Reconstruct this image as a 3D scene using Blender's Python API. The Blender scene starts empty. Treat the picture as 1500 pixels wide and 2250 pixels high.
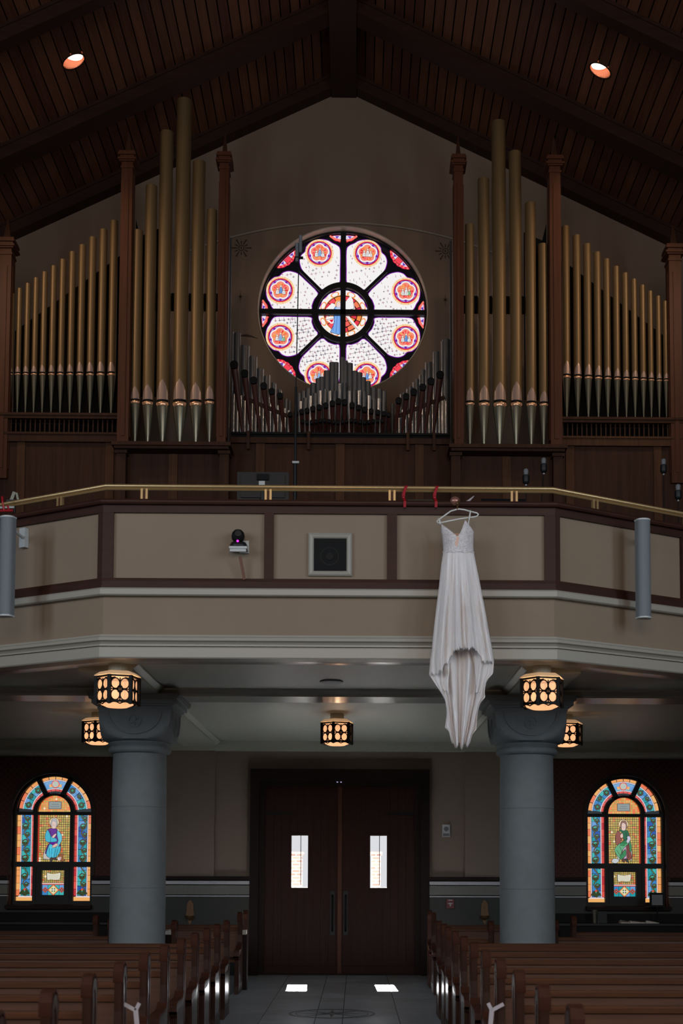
import bpy, bmesh, math, random
from mathutils import Vector, Matrix
from mathutils.geometry import tessellate_polygon
random.seed(7)
PI = math.pi
sc = bpy.context.scene
COL = sc.collection

# ------------------------------------------------------------------ camera
F = 2900.0
CAM = Vector((.25, 0, 1.55))
RM = (Matrix.Rotation(math.radians(-.8), 3, 'Z') @ Matrix.Rotation(PI/2+math.radians(4.0), 3, 'X') @ Matrix.Rotation(.003, 3, 'Z'))
_d = RM.transposed() @ Vector((0, 1, 0))
PX0 = 783 - F*_d.x/-_d.z
PY0 = 1912 + F*_d.y/-_d.z
cd = bpy.data.cameras.new('camera'); cam = bpy.data.objects.new('camera', cd); COL.objects.link(cam)
cam.matrix_world = Matrix.Translation(CAM) @ RM.to_4x4()
cd.sensor_fit = 'HORIZONTAL'; cd.sensor_width = 36; cd.lens = F/1500*36
cd.shift_x = (750-PX0)/1500; cd.shift_y = (PY0-1125)/1500
cd.clip_end = 200; cd.clip_start = .1
cd.dof.use_dof = True; cd.dof.focus_distance = 17; cd.dof.aperture_fstop = 5.0
sc.camera = cam

def P(x, y, D):
    """measured point: pixel of the photograph on the plane y = D"""
    v = RM @ Vector(((x-PX0)/F, -(y-PY0)/F, -1))
    return CAM + v*(D/v.y)
def PXp(x, y, fn, lo=3, hi=25):
    """pixel on the surface z = fn(x)"""
    for _ in range(50):
        m = (lo+hi)/2; p = P(x, y, m)
        if p.z < fn(p.x): lo = m
        else: hi = m
    return P(x, y, lo)

# ------------------------------------------------------------------ world, sun, window light
w = bpy.data.worlds.new('world'); sc.world = w; w.use_nodes = True
w.node_tree.nodes['Background'].inputs[0].default_value = (.93, .94, .98, 1)
w.node_tree.nodes['Background'].inputs[1].default_value = .85
sc.view_settings.view_transform = 'Standard'; sc.view_settings.look = 'None'
sc.view_settings.exposure = 0; sc.view_settings.gamma = 1
sc.view_settings.use_curve_mapping = False
def light(name, kind, loc, target, energy, col, sx=1, sy=1, spot=None, blend=.5, rad=.1):
    l = bpy.data.lights.new(name, kind); o = bpy.data.objects.new(name, l); COL.objects.link(o)
    o.location = loc; l.energy = energy; l.color = col
    d = Vector(target)-Vector(loc); o.rotation_euler = d.to_track_quat('-Z', 'Y').to_euler()
    if kind == 'AREA': l.shape = 'RECTANGLE'; l.size = sx; l.size_y = sy
    if kind == 'SPOT': l.spot_size = spot; l.spot_blend = blend; l.shadow_soft_size = rad
    if kind == 'SUN': l.angle = math.radians(.6)
    return o
SUN = light('sun', 'SUN', (0, 30, 20), (.8, 30-20/.765, 0), 320, (1, .97, .92))
for i, y in enumerate((-3, 1, 5)):
    light('nave_window_light', 'AREA', (-7.6, y, 5.5), (0, y+1.5, 4.5), 215, (.68, .85, 1), 1.6, 4.0)
    light('nave_window_light', 'AREA', (7.6, y, 5.5), (0, y+1.5, 4.5), 215, (.68, .85, 1), 1.6, 4.0)
light('apse_light', 'AREA', (0, -6.5, 6.5), (0, 12, 4.5), 640, (1, .84, .70), 7, 4.0)

# ------------------------------------------------------------------ materials
def lin(c):
    if isinstance(c, str): c = tuple(int(c[i:i+2], 16) for i in (0, 2, 4))
    return tuple(((v/255/12.92) if v/255 <= .04045 else ((v/255+.055)/1.055)**2.4) for v in c)
def mat(name, col, rough=.5, metal=0, spec=.5, noise=0, nscale=(8, 8, 8), bump=0, bscale=40, emit=None, est=0, attr=False, coat=0):
    m = bpy.data.materials.new(name); m.use_nodes = True; nt = m.node_tree; b = nt.nodes['Principled BSDF']
    c = lin(col)
    b.inputs['Base Color'].default_value = (*c, 1); b.inputs['Roughness'].default_value = rough
    b.inputs['Metallic'].default_value = metal; b.inputs['Specular IOR Level'].default_value = spec
    b.inputs['Coat Weight'].default_value = coat
    tc = nt.nodes.new('ShaderNodeTexCoord')
    if noise:
        mp = nt.nodes.new('ShaderNodeMapping'); mp.inputs['Scale'].default_value = nscale
        n = nt.nodes.new('ShaderNodeTexNoise'); n.inputs['Scale'].default_value = 1; n.inputs['Detail'].default_value = 6
        r = nt.nodes.new('ShaderNodeMapRange'); r.inputs[3].default_value = 1-noise; r.inputs[4].default_value = 1+noise
        r.inputs[1].default_value = .25; r.inputs[2].default_value = .75
        mx = nt.nodes.new('ShaderNodeVectorMath'); mx.operation = 'SCALE'
        nt.links.new(tc.outputs['Object'], mp.inputs[0]); nt.links.new(mp.outputs[0], n.inputs['Vector'])
        nt.links.new(n.outputs['Fac'], r.inputs[0]); nt.links.new(r.outputs[0], mx.inputs['Scale'])
        if attr:
            at = nt.nodes.new('ShaderNodeAttribute'); at.attribute_name = 'Col'; nt.links.new(at.outputs['Color'], mx.inputs[0])
        else: mx.inputs[0].default_value = c
        nt.links.new(mx.outputs[0], b.inputs['Base Color'])
    elif attr:
        at = nt.nodes.new('ShaderNodeAttribute'); at.attribute_name = 'Col'; nt.links.new(at.outputs['Color'], b.inputs['Base Color'])
    if bump:
        n2 = nt.nodes.new('ShaderNodeTexNoise'); n2.inputs['Scale'].default_value = bscale; n2.inputs['Detail'].default_value = 4
        bp = nt.nodes.new('ShaderNodeBump'); bp.inputs['Strength'].default_value = bump; bp.inputs['Distance'].default_value = .01
        nt.links.new(tc.outputs['Object'], n2.inputs['Vector']); nt.links.new(n2.outputs['Fac'], bp.inputs['Height'])
        nt.links.new(bp.outputs[0], b.inputs['Normal'])
    if emit:
        b.inputs['Emission Color'].default_value = (*lin(emit), 1); b.inputs['Emission Strength'].default_value = est
    return m
def glass_mat(name, st):
    m = bpy.data.materials.new(name); m.use_nodes = True; nt = m.node_tree; b = nt.nodes['Principled BSDF']
    at = nt.nodes.new('ShaderNodeAttribute'); at.attribute_name = 'Col'
    mx = nt.nodes.new('ShaderNodeVectorMath'); mx.operation = 'SCALE'; mx.inputs['Scale'].default_value = .25
    nt.links.new(at.outputs['Color'], mx.inputs[0]); nt.links.new(mx.outputs[0], b.inputs['Base Color'])
    nt.links.new(at.outputs['Color'], b.inputs['Emission Color']); b.inputs['Emission Strength'].default_value = st
    b.inputs['Roughness'].default_value = .25
    return m
M = {}
M['ceil'] = mat('plank_stain', 'ffffff', .55, spec=.15, noise=.25, nscale=(30, 1.2, 30), attr=True)
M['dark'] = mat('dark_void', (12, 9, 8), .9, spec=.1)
M['beam'] = mat('beam_wood', (48, 28, 21), .5, spec=.2, noise=.22, nscale=(2.5, 2.5, 14))
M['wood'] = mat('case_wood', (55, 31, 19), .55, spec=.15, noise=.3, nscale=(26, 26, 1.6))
M['wood_lit'] = mat('case_wood_lit', (72, 46, 28), .55, spec=.15, noise=.3, nscale=(30, 30, 1.6))  # lighter copy of the case wood, lit look put into the colour
M['post'] = mat('post_wood', (74, 39, 22), .5, spec=.2, noise=.25, nscale=(26, 26, 1.6))
M['railwood'] = mat('parapet_wood', (52, 28, 20), .5, spec=.2, noise=.22, nscale=(4, 4, 26))
M['pew'] = mat('pew_wood', (72, 41, 24), .45, spec=.16, noise=.3, nscale=(2, 30, 30))
M['pewend'] = mat('pew_end_wood', (49, 27, 18), .4, spec=.16, noise=.3, nscale=(24, 24, 2))
M['wall'] = mat('upper_wall_paint', (122, 100, 84), .85, noise=.06, nscale=(.5, .5, .5), bump=.1, bscale=120)
M['wallD'] = mat('moulding_paint', (136, 118, 104), .5)
M['panel'] = mat('parapet_panel_paint', (128, 110, 92), .8, noise=.04, nscale=(2, 2, 2))
M['trim'] = mat('white_trim_paint', (150, 144, 133), .42)
M['soffit'] = mat('soffit_paint', (160, 162, 150), .5)
M['gloss'] = mat('gloss_moulding_paint', (170, 172, 166), .24, spec=.9)
M['brass'] = mat('polished_brass', (180, 150, 106), .34, .6)
M['brass_old'] = mat('old_brass', (96, 70, 44), .4, .5)
M['pipe'] = mat('gold_pipe_paint', (116, 93, 62), .42, .45, noise=.05, nscale=(3, 3, .4))
M['foot'] = mat('pipe_foot_metal', (124, 120, 104), .28, .75)
M['leaf'] = mat('pipe_lip_metal', (180, 154, 142), .26, .5)
M['lip'] = mat('burnished_lip', (236, 180, 140), .22, .6)
M['zinc'] = mat('zinc_pipe', (98, 98, 100), .35, .45, noise=.12, nscale=(2, 2, 3))
M['tin'] = mat('tin_pipe', (190, 190, 194), .25, .7)
M['copper'] = mat('reed_wood_red', (74, 38, 30), .45)
M['black'] = mat('matte_black', (10, 10, 11), .7, spec=.2)
M['blackp'] = mat('black_plastic', (18, 19, 21), .45, spec=.3)
M['iron'] = mat('lantern_iron', (14, 10, 8), .6, spec=.2)
M['stone'] = mat('column_limestone', (108, 113, 115), .75, noise=.07, nscale=(9, 9, 9), bump=.25, bscale=60)
M['taupe'] = mat('vestibule_paint', (120, 105, 93), .85, noise=.05, nscale=(1, 1, 1))
M['wains'] = mat('slate_wainscot', (46, 47, 44), .5, spec=.25, noise=.15, nscale=(2, 2, 2))
M['strip'] = mat('grey_tile_strip', (165, 166, 172), .3)
M['door'] = mat('door_wood', (42, 19, 14), .5, spec=.12, noise=.3, nscale=(26, 26, 1.4))
M['frame'] = mat('door_frame_wood', (30, 19, 16), .6, spec=.12, noise=.2, nscale=(20, 20, 2))
M['pewside'] = mat('pew_side_varnish', (50, 27, 19), .2, spec=.6, noise=.3, nscale=(24, 24, 2))
M['pewcap'] = mat('pew_cap_wood', (58, 30, 20), .5, spec=.15, noise=.2, nscale=(24, 24, 2))
M['tile'] = mat('floor_tile', 'ffffff', .28, noise=.12, nscale=(3, 3, 3), attr=True)
M['grout'] = mat('floor_grout', (50, 50, 50), .8)
M['inlay'] = mat('floor_inlay', (62, 64, 66), .3)
M['lamp_glass'] = mat('lantern_glass', (110, 84, 60), .4, emit=(255, 184, 134), est=.8)
M['lamp_diff'] = M['lamp_glass'].copy(); M['lamp_diff'].name = 'lantern_diffuser'
_nt = M['lamp_diff'].node_tree; _t = _nt.nodes.new('ShaderNodeBsdfTransparent'); _m = _nt.nodes.new('ShaderNodeMixShader'); _m.inputs[0].default_value = .4
_nt.links.new(_nt.nodes['Principled BSDF'].outputs[0], _m.inputs[1]); _nt.links.new(_t.outputs[0], _m.inputs[2]); _nt.links.new(_m.outputs[0], _nt.nodes['Material Output'].inputs[0])
_nt.nodes['Principled BSDF'].inputs['Emission Strength'].default_value = 1.1
M['lamp_cap'] = mat('lantern_cream_glow', (170, 150, 120), .6, emit=(255, 200, 150), est=.35)  # lamplight on the cream canopy put in as emission
M['bulb'] = mat('can_bulb', 'ffffff', .4, emit=(255, 236, 214), est=2.5)
M['canin'] = mat('can_reflector_glow', (200, 120, 84), .5, emit=(255, 130, 80), est=.22)  # bulb's glow on the reflector wall put in as emission
M['white'] = mat('white_plastic', (170, 172, 172), .4)
M['spk'] = mat('grey_speaker_grille', (112, 116, 120), .5, .1, bump=.5, bscale=300)
M['red'] = mat('red_ribbon', (150, 16, 30), .35)
M['rib'] = mat('white_ribbon', (170, 158, 160), .5)
M['redbox'] = mat('red_alarm_plastic', (90, 8, 12), .5)
M['magenta'] = mat('indicator_lamp', (200, 40, 200), .4, emit=(255, 30, 255), est=1.2)
M['spark'] = mat('stud_gleam', (220, 220, 255), .4, emit=(215, 205, 255), est=1)  # gleam of the door studs put in as emission
M['leather'] = mat('cream_paper', (170, 164, 155), .7)
M['stencil'] = mat('stencil_paint', (70, 48, 38), .9)
M['rosegold'] = mat('rose_gold', (170, 120, 108), .3, .6)
M['lead'] = mat('window_tracery', (14, 14, 15), .5, spec=.3)
M['lead2'] = mat('side_window_frame', (20, 17, 15), .5, spec=.3)
M['wire'] = mat('hanger_white', (205, 203, 198), .5)
M['cable'] = mat('bare_wood_stick', (92, 54, 34), .5)
M['rose_glass'] = glass_mat('rose_glass', .86)
M['side_glass'] = glass_mat('side_glass', .8)

# ------------------------------------------------------------------ mesh builder
class MB:
    def __init__(s): s.v = []; s.f = []; s.mi = []; s.c = []
    def add(s, vs, fs, mi=0, col=None):
        o = len(s.v); s.v += [tuple(v) for v in vs]
        for f in fs: s.f.append(tuple(i+o for i in f)); s.mi.append(mi); s.c.append(col)
        return s
    def box(s, x0, x1, y0, y1, z0, z1, mi=0, col=None):
        return s.add([(x0, y0, z0), (x1, y0, z0), (x1, y1, z0), (x0, y1, z0), (x0, y0, z1), (x1, y0, z1), (x1, y1, z1), (x0, y1, z1)],
                     [(0, 3, 2, 1), (4, 5, 6, 7), (0, 1, 5, 4), (1, 2, 6, 5), (2, 3, 7, 6), (3, 0, 4, 7)], mi, col)
    def hexa(s, p, mi=0, col=None):      # 8 arbitrary corners in box order
        return s.add(p, [(0, 3, 2, 1), (4, 5, 6, 7), (0, 1, 5, 4), (1, 2, 6, 5), (2, 3, 7, 6), (3, 0, 4, 7)], mi, col)
    def bar(s, a, b, w, h, up=(0, 0, 1), mi=0, col=None):
        a = Vector(a); b = Vector(b); d = (b-a).normalized(); up = Vector(up); x = d.cross(up)
        if x.length < 1e-4: x = d.cross(Vector((0, 1, 0)))
        x.normalize(); u = x.cross(d)
        q = [x*-w/2-u*h/2, x*w/2-u*h/2, x*w/2+u*h/2, x*-w/2+u*h/2]
        return s.add([a+k for k in q]+[b+k for k in q], [(0, 1, 2, 3), (7, 6, 5, 4), (0, 4, 5, 1), (1, 5, 6, 2), (2, 6, 7, 3), (3, 7, 4, 0)], mi, col)
    def tube(s, pts, r, n=10, mi=0, col=None, caps=True):
        pts = [Vector(p) for p in pts]; rs = r if isinstance(r, (list, tuple)) else [r]*len(pts)
        vs = []; fs = []; px = None
        for i, p in enumerate(pts):
            d = (pts[min(i+1, len(pts)-1)]-pts[max(i-1, 0)]).normalized()
            if px is None:
                px = d.cross(Vector((0, 0, 1)))
                if px.length < 1e-3: px = Vector((1, 0, 0))
            px = (px-d*px.dot(d)).normalized(); py = d.cross(px)
            for k in range(n):
                a = 2*PI*k/n; vs.append(p+(px*math.cos(a)+py*math.sin(a))*rs[i])
        for i in range(len(pts)-1):
            for k in range(n): fs.append((i*n+k, i*n+(k+1) % n, (i+1)*n+(k+1) % n, (i+1)*n+k))
        if caps: fs.append(tuple(range(n-1, -1, -1))); fs.append(tuple((len(pts)-1)*n+k for k in range(n)))
        return s.add(vs, fs, mi, col)
    def lathe(s, prof, c, n=24, mi=0, closed=True, a0=0, col=None):
        vs = []; fs = []; m = len(prof)
        for r, z in prof:
            for k in range(n):
                a = a0+2*PI*k/n; vs.append((c[0]+r*math.cos(a), c[1]+r*math.sin(a), c[2]+z))
        for i in range(m-1):
            for k in range(n): fs.append((i*n+k, i*n+(k+1) % n, (i+1)*n+(k+1) % n, (i+1)*n+k))
        if closed: fs.append(tuple(range(n-1, -1, -1))); fs.append(tuple((m-1)*n+k for k in range(n)))
        return s.add(vs, fs, mi, col)
    def poly(s, pts, a, b, fn, mi=0, col=None, holes=()):
        """extrude a 2-D outline between depths a and b; fn(u, v, w) gives the point"""
        loops = [list(pts)]+[list(h) for h in holes]; flat = [p for l in loops for p in l]
        tris = tessellate_polygon([[Vector((p[0], p[1], 0)) for p in l] for l in loops])
        n = len(flat); vs = [fn(p[0], p[1], a) for p in flat]+[fn(p[0], p[1], b) for p in flat]
        fs = [tuple(t) for t in tris]+[tuple(i+n for i in reversed(t)) for t in tris]
        o = 0
        for l in loops:
            for i in range(len(l)): j = (i+1) % len(l); fs.append((o+i, o+j, o+j+n, o+i+n))
            o += len(l)
        return s.add(vs, fs, mi, col)
    def build(s, name, mats, parent=None, smooth=None, label=None, cat=None, group=None, kind=None, base=True, subsurf=0):
        if not isinstance(mats, (list, tuple)): mats = [mats]
        off = Vector((0, 0, 0))
        if parent is not None:
            p = parent
            while p is not None: off += Vector(p.location); p = p.parent
        elif base and s.v:
            xs = [v[0] for v in s.v]; ys = [v[1] for v in s.v]; zs = [v[2] for v in s.v]
            off = Vector(((min(xs)+max(xs))/2, (min(ys)+max(ys))/2, min(zs)))
        me = bpy.data.meshes.new(name); me.from_pydata([Vector(v)-off for v in s.v], [], s.f)
        for m in mats: me.materials.append(m)
        for p, i in zip(me.polygons, s.mi): p.material_index = i
        if any(c is not None for c in s.c):
            at = me.color_attributes.new('Col', 'FLOAT_COLOR', 'CORNER'); k = 0
            for p, c in zip(me.polygons, s.c):
                c = c or (1, 1, 1)
                for _ in range(p.loop_total): at.data[k].color = (*c, 1); k += 1
        bm = bmesh.new(); bm.from_mesh(me); bmesh.ops.recalc_face_normals(bm, faces=bm.faces); bm.to_mesh(me); bm.free()
        if smooth is not None:
            me.shade_smooth(); me.set_sharp_from_angle(angle=math.radians(smooth))
        me.update()
        o = bpy.data.objects.new(name, me); COL.objects.link(o)
        if parent is not None: o.parent = parent
        else: o.location = off
        tag(o, label, cat, group, kind)
        return o
def tag(o, label=None, cat=None, group=None, kind=None):
    if label: o['label'] = label
    if cat: o['category'] = cat
    if group: o['group'] = group
    if kind: o['kind'] = kind
def empty(name, loc, label=None, cat=None, group=None, kind=None):
    o = bpy.data.objects.new(name, None); COL.objects.link(o); o.location = loc; o.empty_display_size = .1
    tag(o, label, cat, group, kind); return o
def dup(root, loc):
    r = root.copy(); COL.objects.link(r); r.location = loc
    for ch in list(root.children):
        c = ch.copy(); COL.objects.link(c); c.parent = r
        for g in list(ch.children):
            d = g.copy(); COL.objects.link(d); d.parent = c
    return r
ORD = ['first', 'second', 'third', 'fourth', 'fifth', 'sixth', 'seventh', 'eighth', 'ninth', 'tenth', 'eleventh', 'twelfth', 'thirteenth', 'fourteenth',
       'fifteenth', 'sixteenth', 'seventeenth', 'eighteenth', 'nineteenth', 'twentieth']
XZ = lambda u, v, w: (u, w, v)
def circ(cx, cy, r, n=32, a0=0, a1=2*PI, end=False):
    m = n if not end else n-1
    return [(cx+r*math.cos(a0+(a1-a0)*i/m), cy+r*math.sin(a0+(a1-a0)*i/m)) for i in range(n)]

# ------------------------------------------------------------------ shell
DW, DU, DF = 19.7, 20.3, 11.5          # door wall, upper wall, balcony front
ZA = 13.89
zb = lambda x: ZA-.486*max(abs(x)-.2, 0)
zp = lambda x: zb(x)+.22
XW = 8.2

# floor tiles (one surface)
fl = MB(); fl.box(-XW, XW, -9, DW+3, -.1, -.004, 1)
xs = [-.74-.575*k for k in range(13, 0, -1)]+[-.74, -.175, .11, .70]+[.70+.575*k for k in range(1, 14)]
for i in range(len(xs)-1):
    y = 3.0 - (.29 if i % 2 else 0)
    st = .575
    while y < DW:
        if abs((xs[i]+xs[i+1])/2) < 2.4 or y > 9:
            g = random.uniform(.85, 1.15); c = tuple(v*g for v in lin((158, 166, 175)))
            fl.box(xs[i]+.004, xs[i+1]-.004, y+.004, min(y+st, DW)-.004, -.01, 0, 0, c)
        y += st
fo = fl.build('floor', [M['tile'], M['grout']], kind='structure', base=False)
md = MB()
mc = P(731, 2224, 14.45); MX, MY = -.01, 14.43
md.poly(circ(MX, MY, .47, 48), .0005, .003, lambda u, v, w: (u, v, w), holes=[circ(MX, MY, .44, 48)])
md.poly(circ(MX, MY, .40, 48), .0005, .003, lambda u, v, w: (u, v, w), holes=[circ(MX, MY, .385, 48)])
for k in range(8):
    a = k*PI/4; md.poly([(MX+.05*math.cos(a-.6), MY+.05*math.sin(a-.6)), (MX+.37*math.cos(a), MY+.37*math.sin(a)), (MX+.05*math.cos(a+.6), MY+.05*math.sin(a+.6))], .0005, .003, lambda u, v, w: (u, v, w))
md.build('inlaid_medallion', M['inlay'], parent=fo, label='darker round inlay set in the aisle floor')

# upper back wall with the round opening
ZC, RO = 10.40, 1.335
ub = MB()
out = [(-XW, 3.9), (XW, 3.9), (XW, zp(XW)+.7), (0, zp(0)+.7), (-XW, zp(XW)+.7)]
ub.poly(out, DU, DU+.3, XZ, holes=[circ(0, ZC, RO, 72)])
wb = ub.build('wall_back', M['wall'], kind='structure', base=False, smooth=30)
# arched moulding line and stencils on it
am = MB(); RA = 6.36; zc0 = 11.80-RA
pts = [(RA*math.sin(a), DU-.012, zc0+RA*math.cos(a)) for a in [(-.42+.84*i/40) for i in range(41)]]
am.tube(pts, .022, 8); am.build('arched_moulding', M['wallD'], parent=wb, smooth=60)
def sun_motif(px, py, r, small=False):
    c = P(px, py, DU); m = MB()
    if not small:
        m.poly(circ(c.x, c.z, r*.34, 20), DU-.004, DU-.001, XZ, holes=[circ(c.x, c.z, r*.24, 20)])
        m.poly(circ(c.x, c.z, r*.12, 12), DU-.004, DU-.001, XZ)
        for k in range(12):
            a = k*PI/6; ca, sa = math.cos(a), math.sin(a); R1 = r*(1 if k % 2 == 0 else .86)
            q = lambda rr, t: (c.x+rr*ca-t*sa, c.z+rr*sa+t*ca)
            m.poly([q(r*.4, -.006), q(R1*.8, -.011), q(R1, 0), q(R1*.8, .011), q(r*.4, .006)], DU-.004, DU-.001, XZ)
            if k % 2 == 0: m.poly([(c.x+R1*ca+.016*math.cos(b), c.z+R1*sa+.016*math.sin(b)) for b in [j*PI/3 for j in range(6)]], DU-.004, DU-.001, XZ)
    else:
        for k in range(8):
            a = k*PI/4; ca, sa = math.cos(a), math.sin(a); R1 = r*(1.5 if k in (2, 6) else .6)
            q = lambda rr, t: (c.x+rr*ca-t*sa, c.z+rr*sa+t*ca)
            m.poly([q(0, -.006), q(R1, 0), q(0, .006)], DU-.004, DU-.001, XZ)
    m.build('stencilled_star', M['stencil'], parent=wb)
sun_motif(530, 545, .145); sun_motif(978, 552, .145); sun_motif(528, 652, .08, True); sun_motif(978, 659, .08, True)
sm = MB(); q = [P(520, 738, DU-.003), P(540, 737, DU-.003), P(552, 739, DU-.003), P(566, 744, DU-.003)]
sm.tube(q, [.006, .02, .014, .004], 6); sm.build('stencilled_scroll', M['stencil'], parent=wb, smooth=60)

for nm, sx in (('wall_left', -1), ('wall_right', 1)):
    MB().box(sx*XW, sx*(XW+.3), -9, DU+.3, 0, zp(XW)+.7).build(nm, M['wall'], kind='structure', base=False)
MB().poly([(-XW, 0), (XW, 0), (XW, zp(XW)+.7), (0, zp(0)+.7), (-XW, zp(XW)+.7)], -9, -9.3, XZ).build('wall_front', M['wall'], kind='structure', base=False)

# recessed can positions on the plank plane
cans = [PXp(162, 135, zp), PXp(1318, 155, zp)]
RC = .138
ce = MB()
def plank(x0, x1, y0, y1, c):
    """one board segment following the slope"""
    th = .02
    ce.hexa([(x0, y0, zp(x0)), (x1, y0, zp(x1)), (x1, y1, zp(x1)), (x0, y1, zp(x0)),
             (x0, y0, zp(x0)+th), (x1, y0, zp(x1)+th), (x1, y1, zp(x1)+th), (x0, y1, zp(x0)+th)], 0, c)
for sx in (-1, 1):
    x = .2; i = 0
    pw = .137
    while x < XW:
        base = random.choice([(99, 61, 44), (90, 54, 39), (105, 65, 46), (86, 51, 37), (97, 59, 41)])
        g = random.uniform(.9, 1.12); c = tuple(v*g for v in lin(base))
        a, b = x+.009, x+pw-.009
        segs = [(a, b)]
        cn = cans[0] if sx < 0 else cans[1]
        if b > abs(cn.x)-RC-.01 and a < abs(cn.x)+RC+.01:
            n = 12; segs = [(a+(b-a)*k/n, a+(b-a)*(k+1)/n) for k in range(n)]
        for s0, s1 in segs:
            X0, X1 = sorted((sx*s0, sx*s1)); mx = (X0+X1)/2-cn.x
            if len(segs) > 1 and abs(mx) < RC:
                h = math.sqrt(RC*RC-mx*mx); plank(X0, X1, -9, cn.y-h, c); plank(X0, X1, cn.y+h, DU, c)
            else: plank(X0, X1, -9, DU, c)
        x += pw; i += 1
    X = sx*XW
    ce.hexa([(0, -9, zp(0)+.55), (X, -9, zp(X)+.55), (X, DU+.3, zp(X)+.55), (0, DU+.3, zp(0)+.55),
             (0, -9, zp(0)+.75), (X, -9, zp(X)+.75), (X, DU+.3, zp(X)+.75), (0, DU+.3, zp(0)+.75)], 1)
ce.build('ceiling', [M['ceil'], M['dark']], kind='structure', base=False)
# roof beams
tn = [0]
def trim(mb, m, **k):
    tn[0] += 1; return mb.build('trim_%d' % tn[0], m, kind='structure', base=False, **k)
for (y0, y1) in ((20.06, DU-.002), (18.2, 18.55), (15.95, 16.15), (13.6, 13.95), (10.6, 10.95), (7.5, 7.85), (4, 4.35)):
    b = MB()
    for sx in (-1, 1):
        X0, X1 = .2, XW
        b.hexa([(sx*X0, y0, zb(X0)), (sx*X1, y0, zb(X1)), (sx*X1, y1, zb(X1)), (sx*X0, y1, zb(X0)),
                (sx*X0, y0, zp(X0)+.02), (sx*X1, y0, zp(X1)+.02), (sx*X1, y1, zp(X1)+.02), (sx*X0, y1, zp(X0)+.02)])
        # small edge bead on both faces
        for yy, o in ((y0, -.02), (y1, .02)):
            if y1 > 20 and o > 0: continue
            ya, yb = sorted((yy, yy+o))
            b.hexa([(sx*X0, ya, zp(X0)-.05), (sx*X1, ya, zp(X1)-.05), (sx*X1, yb, zp(X1)-.05), (sx*X0, yb, zp(X0)-.05),
                    (sx*X0, ya, zp(X0)), (sx*X1, ya, zp(X1)), (sx*X1, yb, zp(X1)), (sx*X0, yb, zp(X0))])
    trim(b, M['beam'])
trim(MB().box(-.2, .2, -9, DU, ZA-.02, ZA+.35), M['beam'])

# recessed lights
for i, cn in enumerate(cans):
    o = empty('recessed_light', cn, 'round recessed downlight glowing in the left ceiling slope' if i == 0 else 'round recessed downlight glowing in the right ceiling slope', 'ceiling light', 'recessed lights in the plank ceiling')
    n = 32; vs = []; fs = []
    for k in range(n):
        a = 2*PI*k/n; x = cn.x+RC*math.cos(a); y = cn.y+RC*math.sin(a)
        vs += [(x, y, zp(x)+.004), (x, y, cn.z+.125)]
    for k in range(n): j = (k+1) % n; fs.append((2*k, 2*j, 2*j+1, 2*k+1))
    MB().add(vs, fs).build('reflector', M['canin'], parent=o, smooth=60)
    MB().poly(circ(cn.x, cn.y, RC*.86, 24), cn.z+.085, cn.z+.10, lambda u, v, w: (u, v, w)).build('bulb', M['bulb'], parent=o)
    MB().poly(circ(cn.x, cn.y, RC+.02, 32), cn.z+.125, cn.z+.15, lambda u, v, w: (u, v, w)).add([(cn.x+(RC+.01)*math.cos(2*PI*k/n), cn.y+(RC+.01)*math.sin(2*PI*k/n), zz) for k in range(n) for zz in (zp(cn.x+(RC+.01)*math.cos(2*PI*k/n))+.03, cn.z+.13)], [(2*k, 2*((k+1) % n), 2*((k+1) % n)+1, 2*k+1) for k in range(n)]).build('housing', M['dark'], parent=o)
    vs = []; fs = []
    for k in range(n):
        a = 2*PI*k/n
        for r, dz in ((RC-.002, -.006), (RC+.016, -.006), (RC+.016, .0)):
            x = cn.x+r*math.cos(a); vs.append((x, cn.y+r*math.sin(a), zp(x)+dz))
    for k in range(n):
        j = (k+1) % n
        for q in range(2): fs.append((3*k+q, 3*j+q, 3*j+q+1, 3*k+q+1))
    MB().add(vs, fs).build('trim_ring', M['beam'], parent=o, smooth=60)
    light('downlight_beam', 'SPOT', (cn.x, cn.y, cn.z+.07), (cn.x, cn.y-.01, 0), 110, (1, .62, .36), spot=math.radians(70), blend=.6, rad=.08)
for x, y, e in ((-6.0, 14.9, 190), (6.0, 14.9, 190), (-4.3, 12.2, 90), (4.3, 12.2, 90)):
    light('downlight_beam', 'SPOT', (x, y, zb(x)-.05), (x*.55, 18.0, 9.0), e, (1, .72, .48), spot=math.radians(62), blend=.7, rad=.1)

# ------------------------------------------------------------------ coloured glass
class Glass(MB):
    """pieces of glass in local units; layers step toward the room"""
    def __init__(s, fn): super().__init__(); s.fn = fn
    def g(s, pts, col, L=0):
        c = lin(col) if not (isinstance(col, tuple) and max(col) <= 1.0001 and any(isinstance(q, float) for q in col)) else col
        tr = tessellate_polygon([[Vector((p[0], p[1], 0)) for p in pts]])
        s.add([s.fn(p[0], p[1], L) for p in pts], [tuple(t) for t in tr], 0, c)
    def line(s, pts, w, col, L):
        for a, b in zip(pts, pts[1:]):
            dx, dy = b[0]-a[0], b[1]-a[1]; l = math.hypot(dx, dy) or 1; nx, ny = -dy/l*w/2, dx/l*w/2; ex, ey = dx/l*w*.3, dy/l*w*.3
            s.g([(a[0]-ex+nx, a[1]-ey+ny), (b[0]+ex+nx, b[1]+ey+ny), (b[0]+ex-nx, b[1]+ey-ny), (a[0]-ex-nx, a[1]-ey-ny)], col, L)
    def disc(s, x, y, r, col, L, n=20): s.g(circ(x, y, r, n), col, L)
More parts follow.
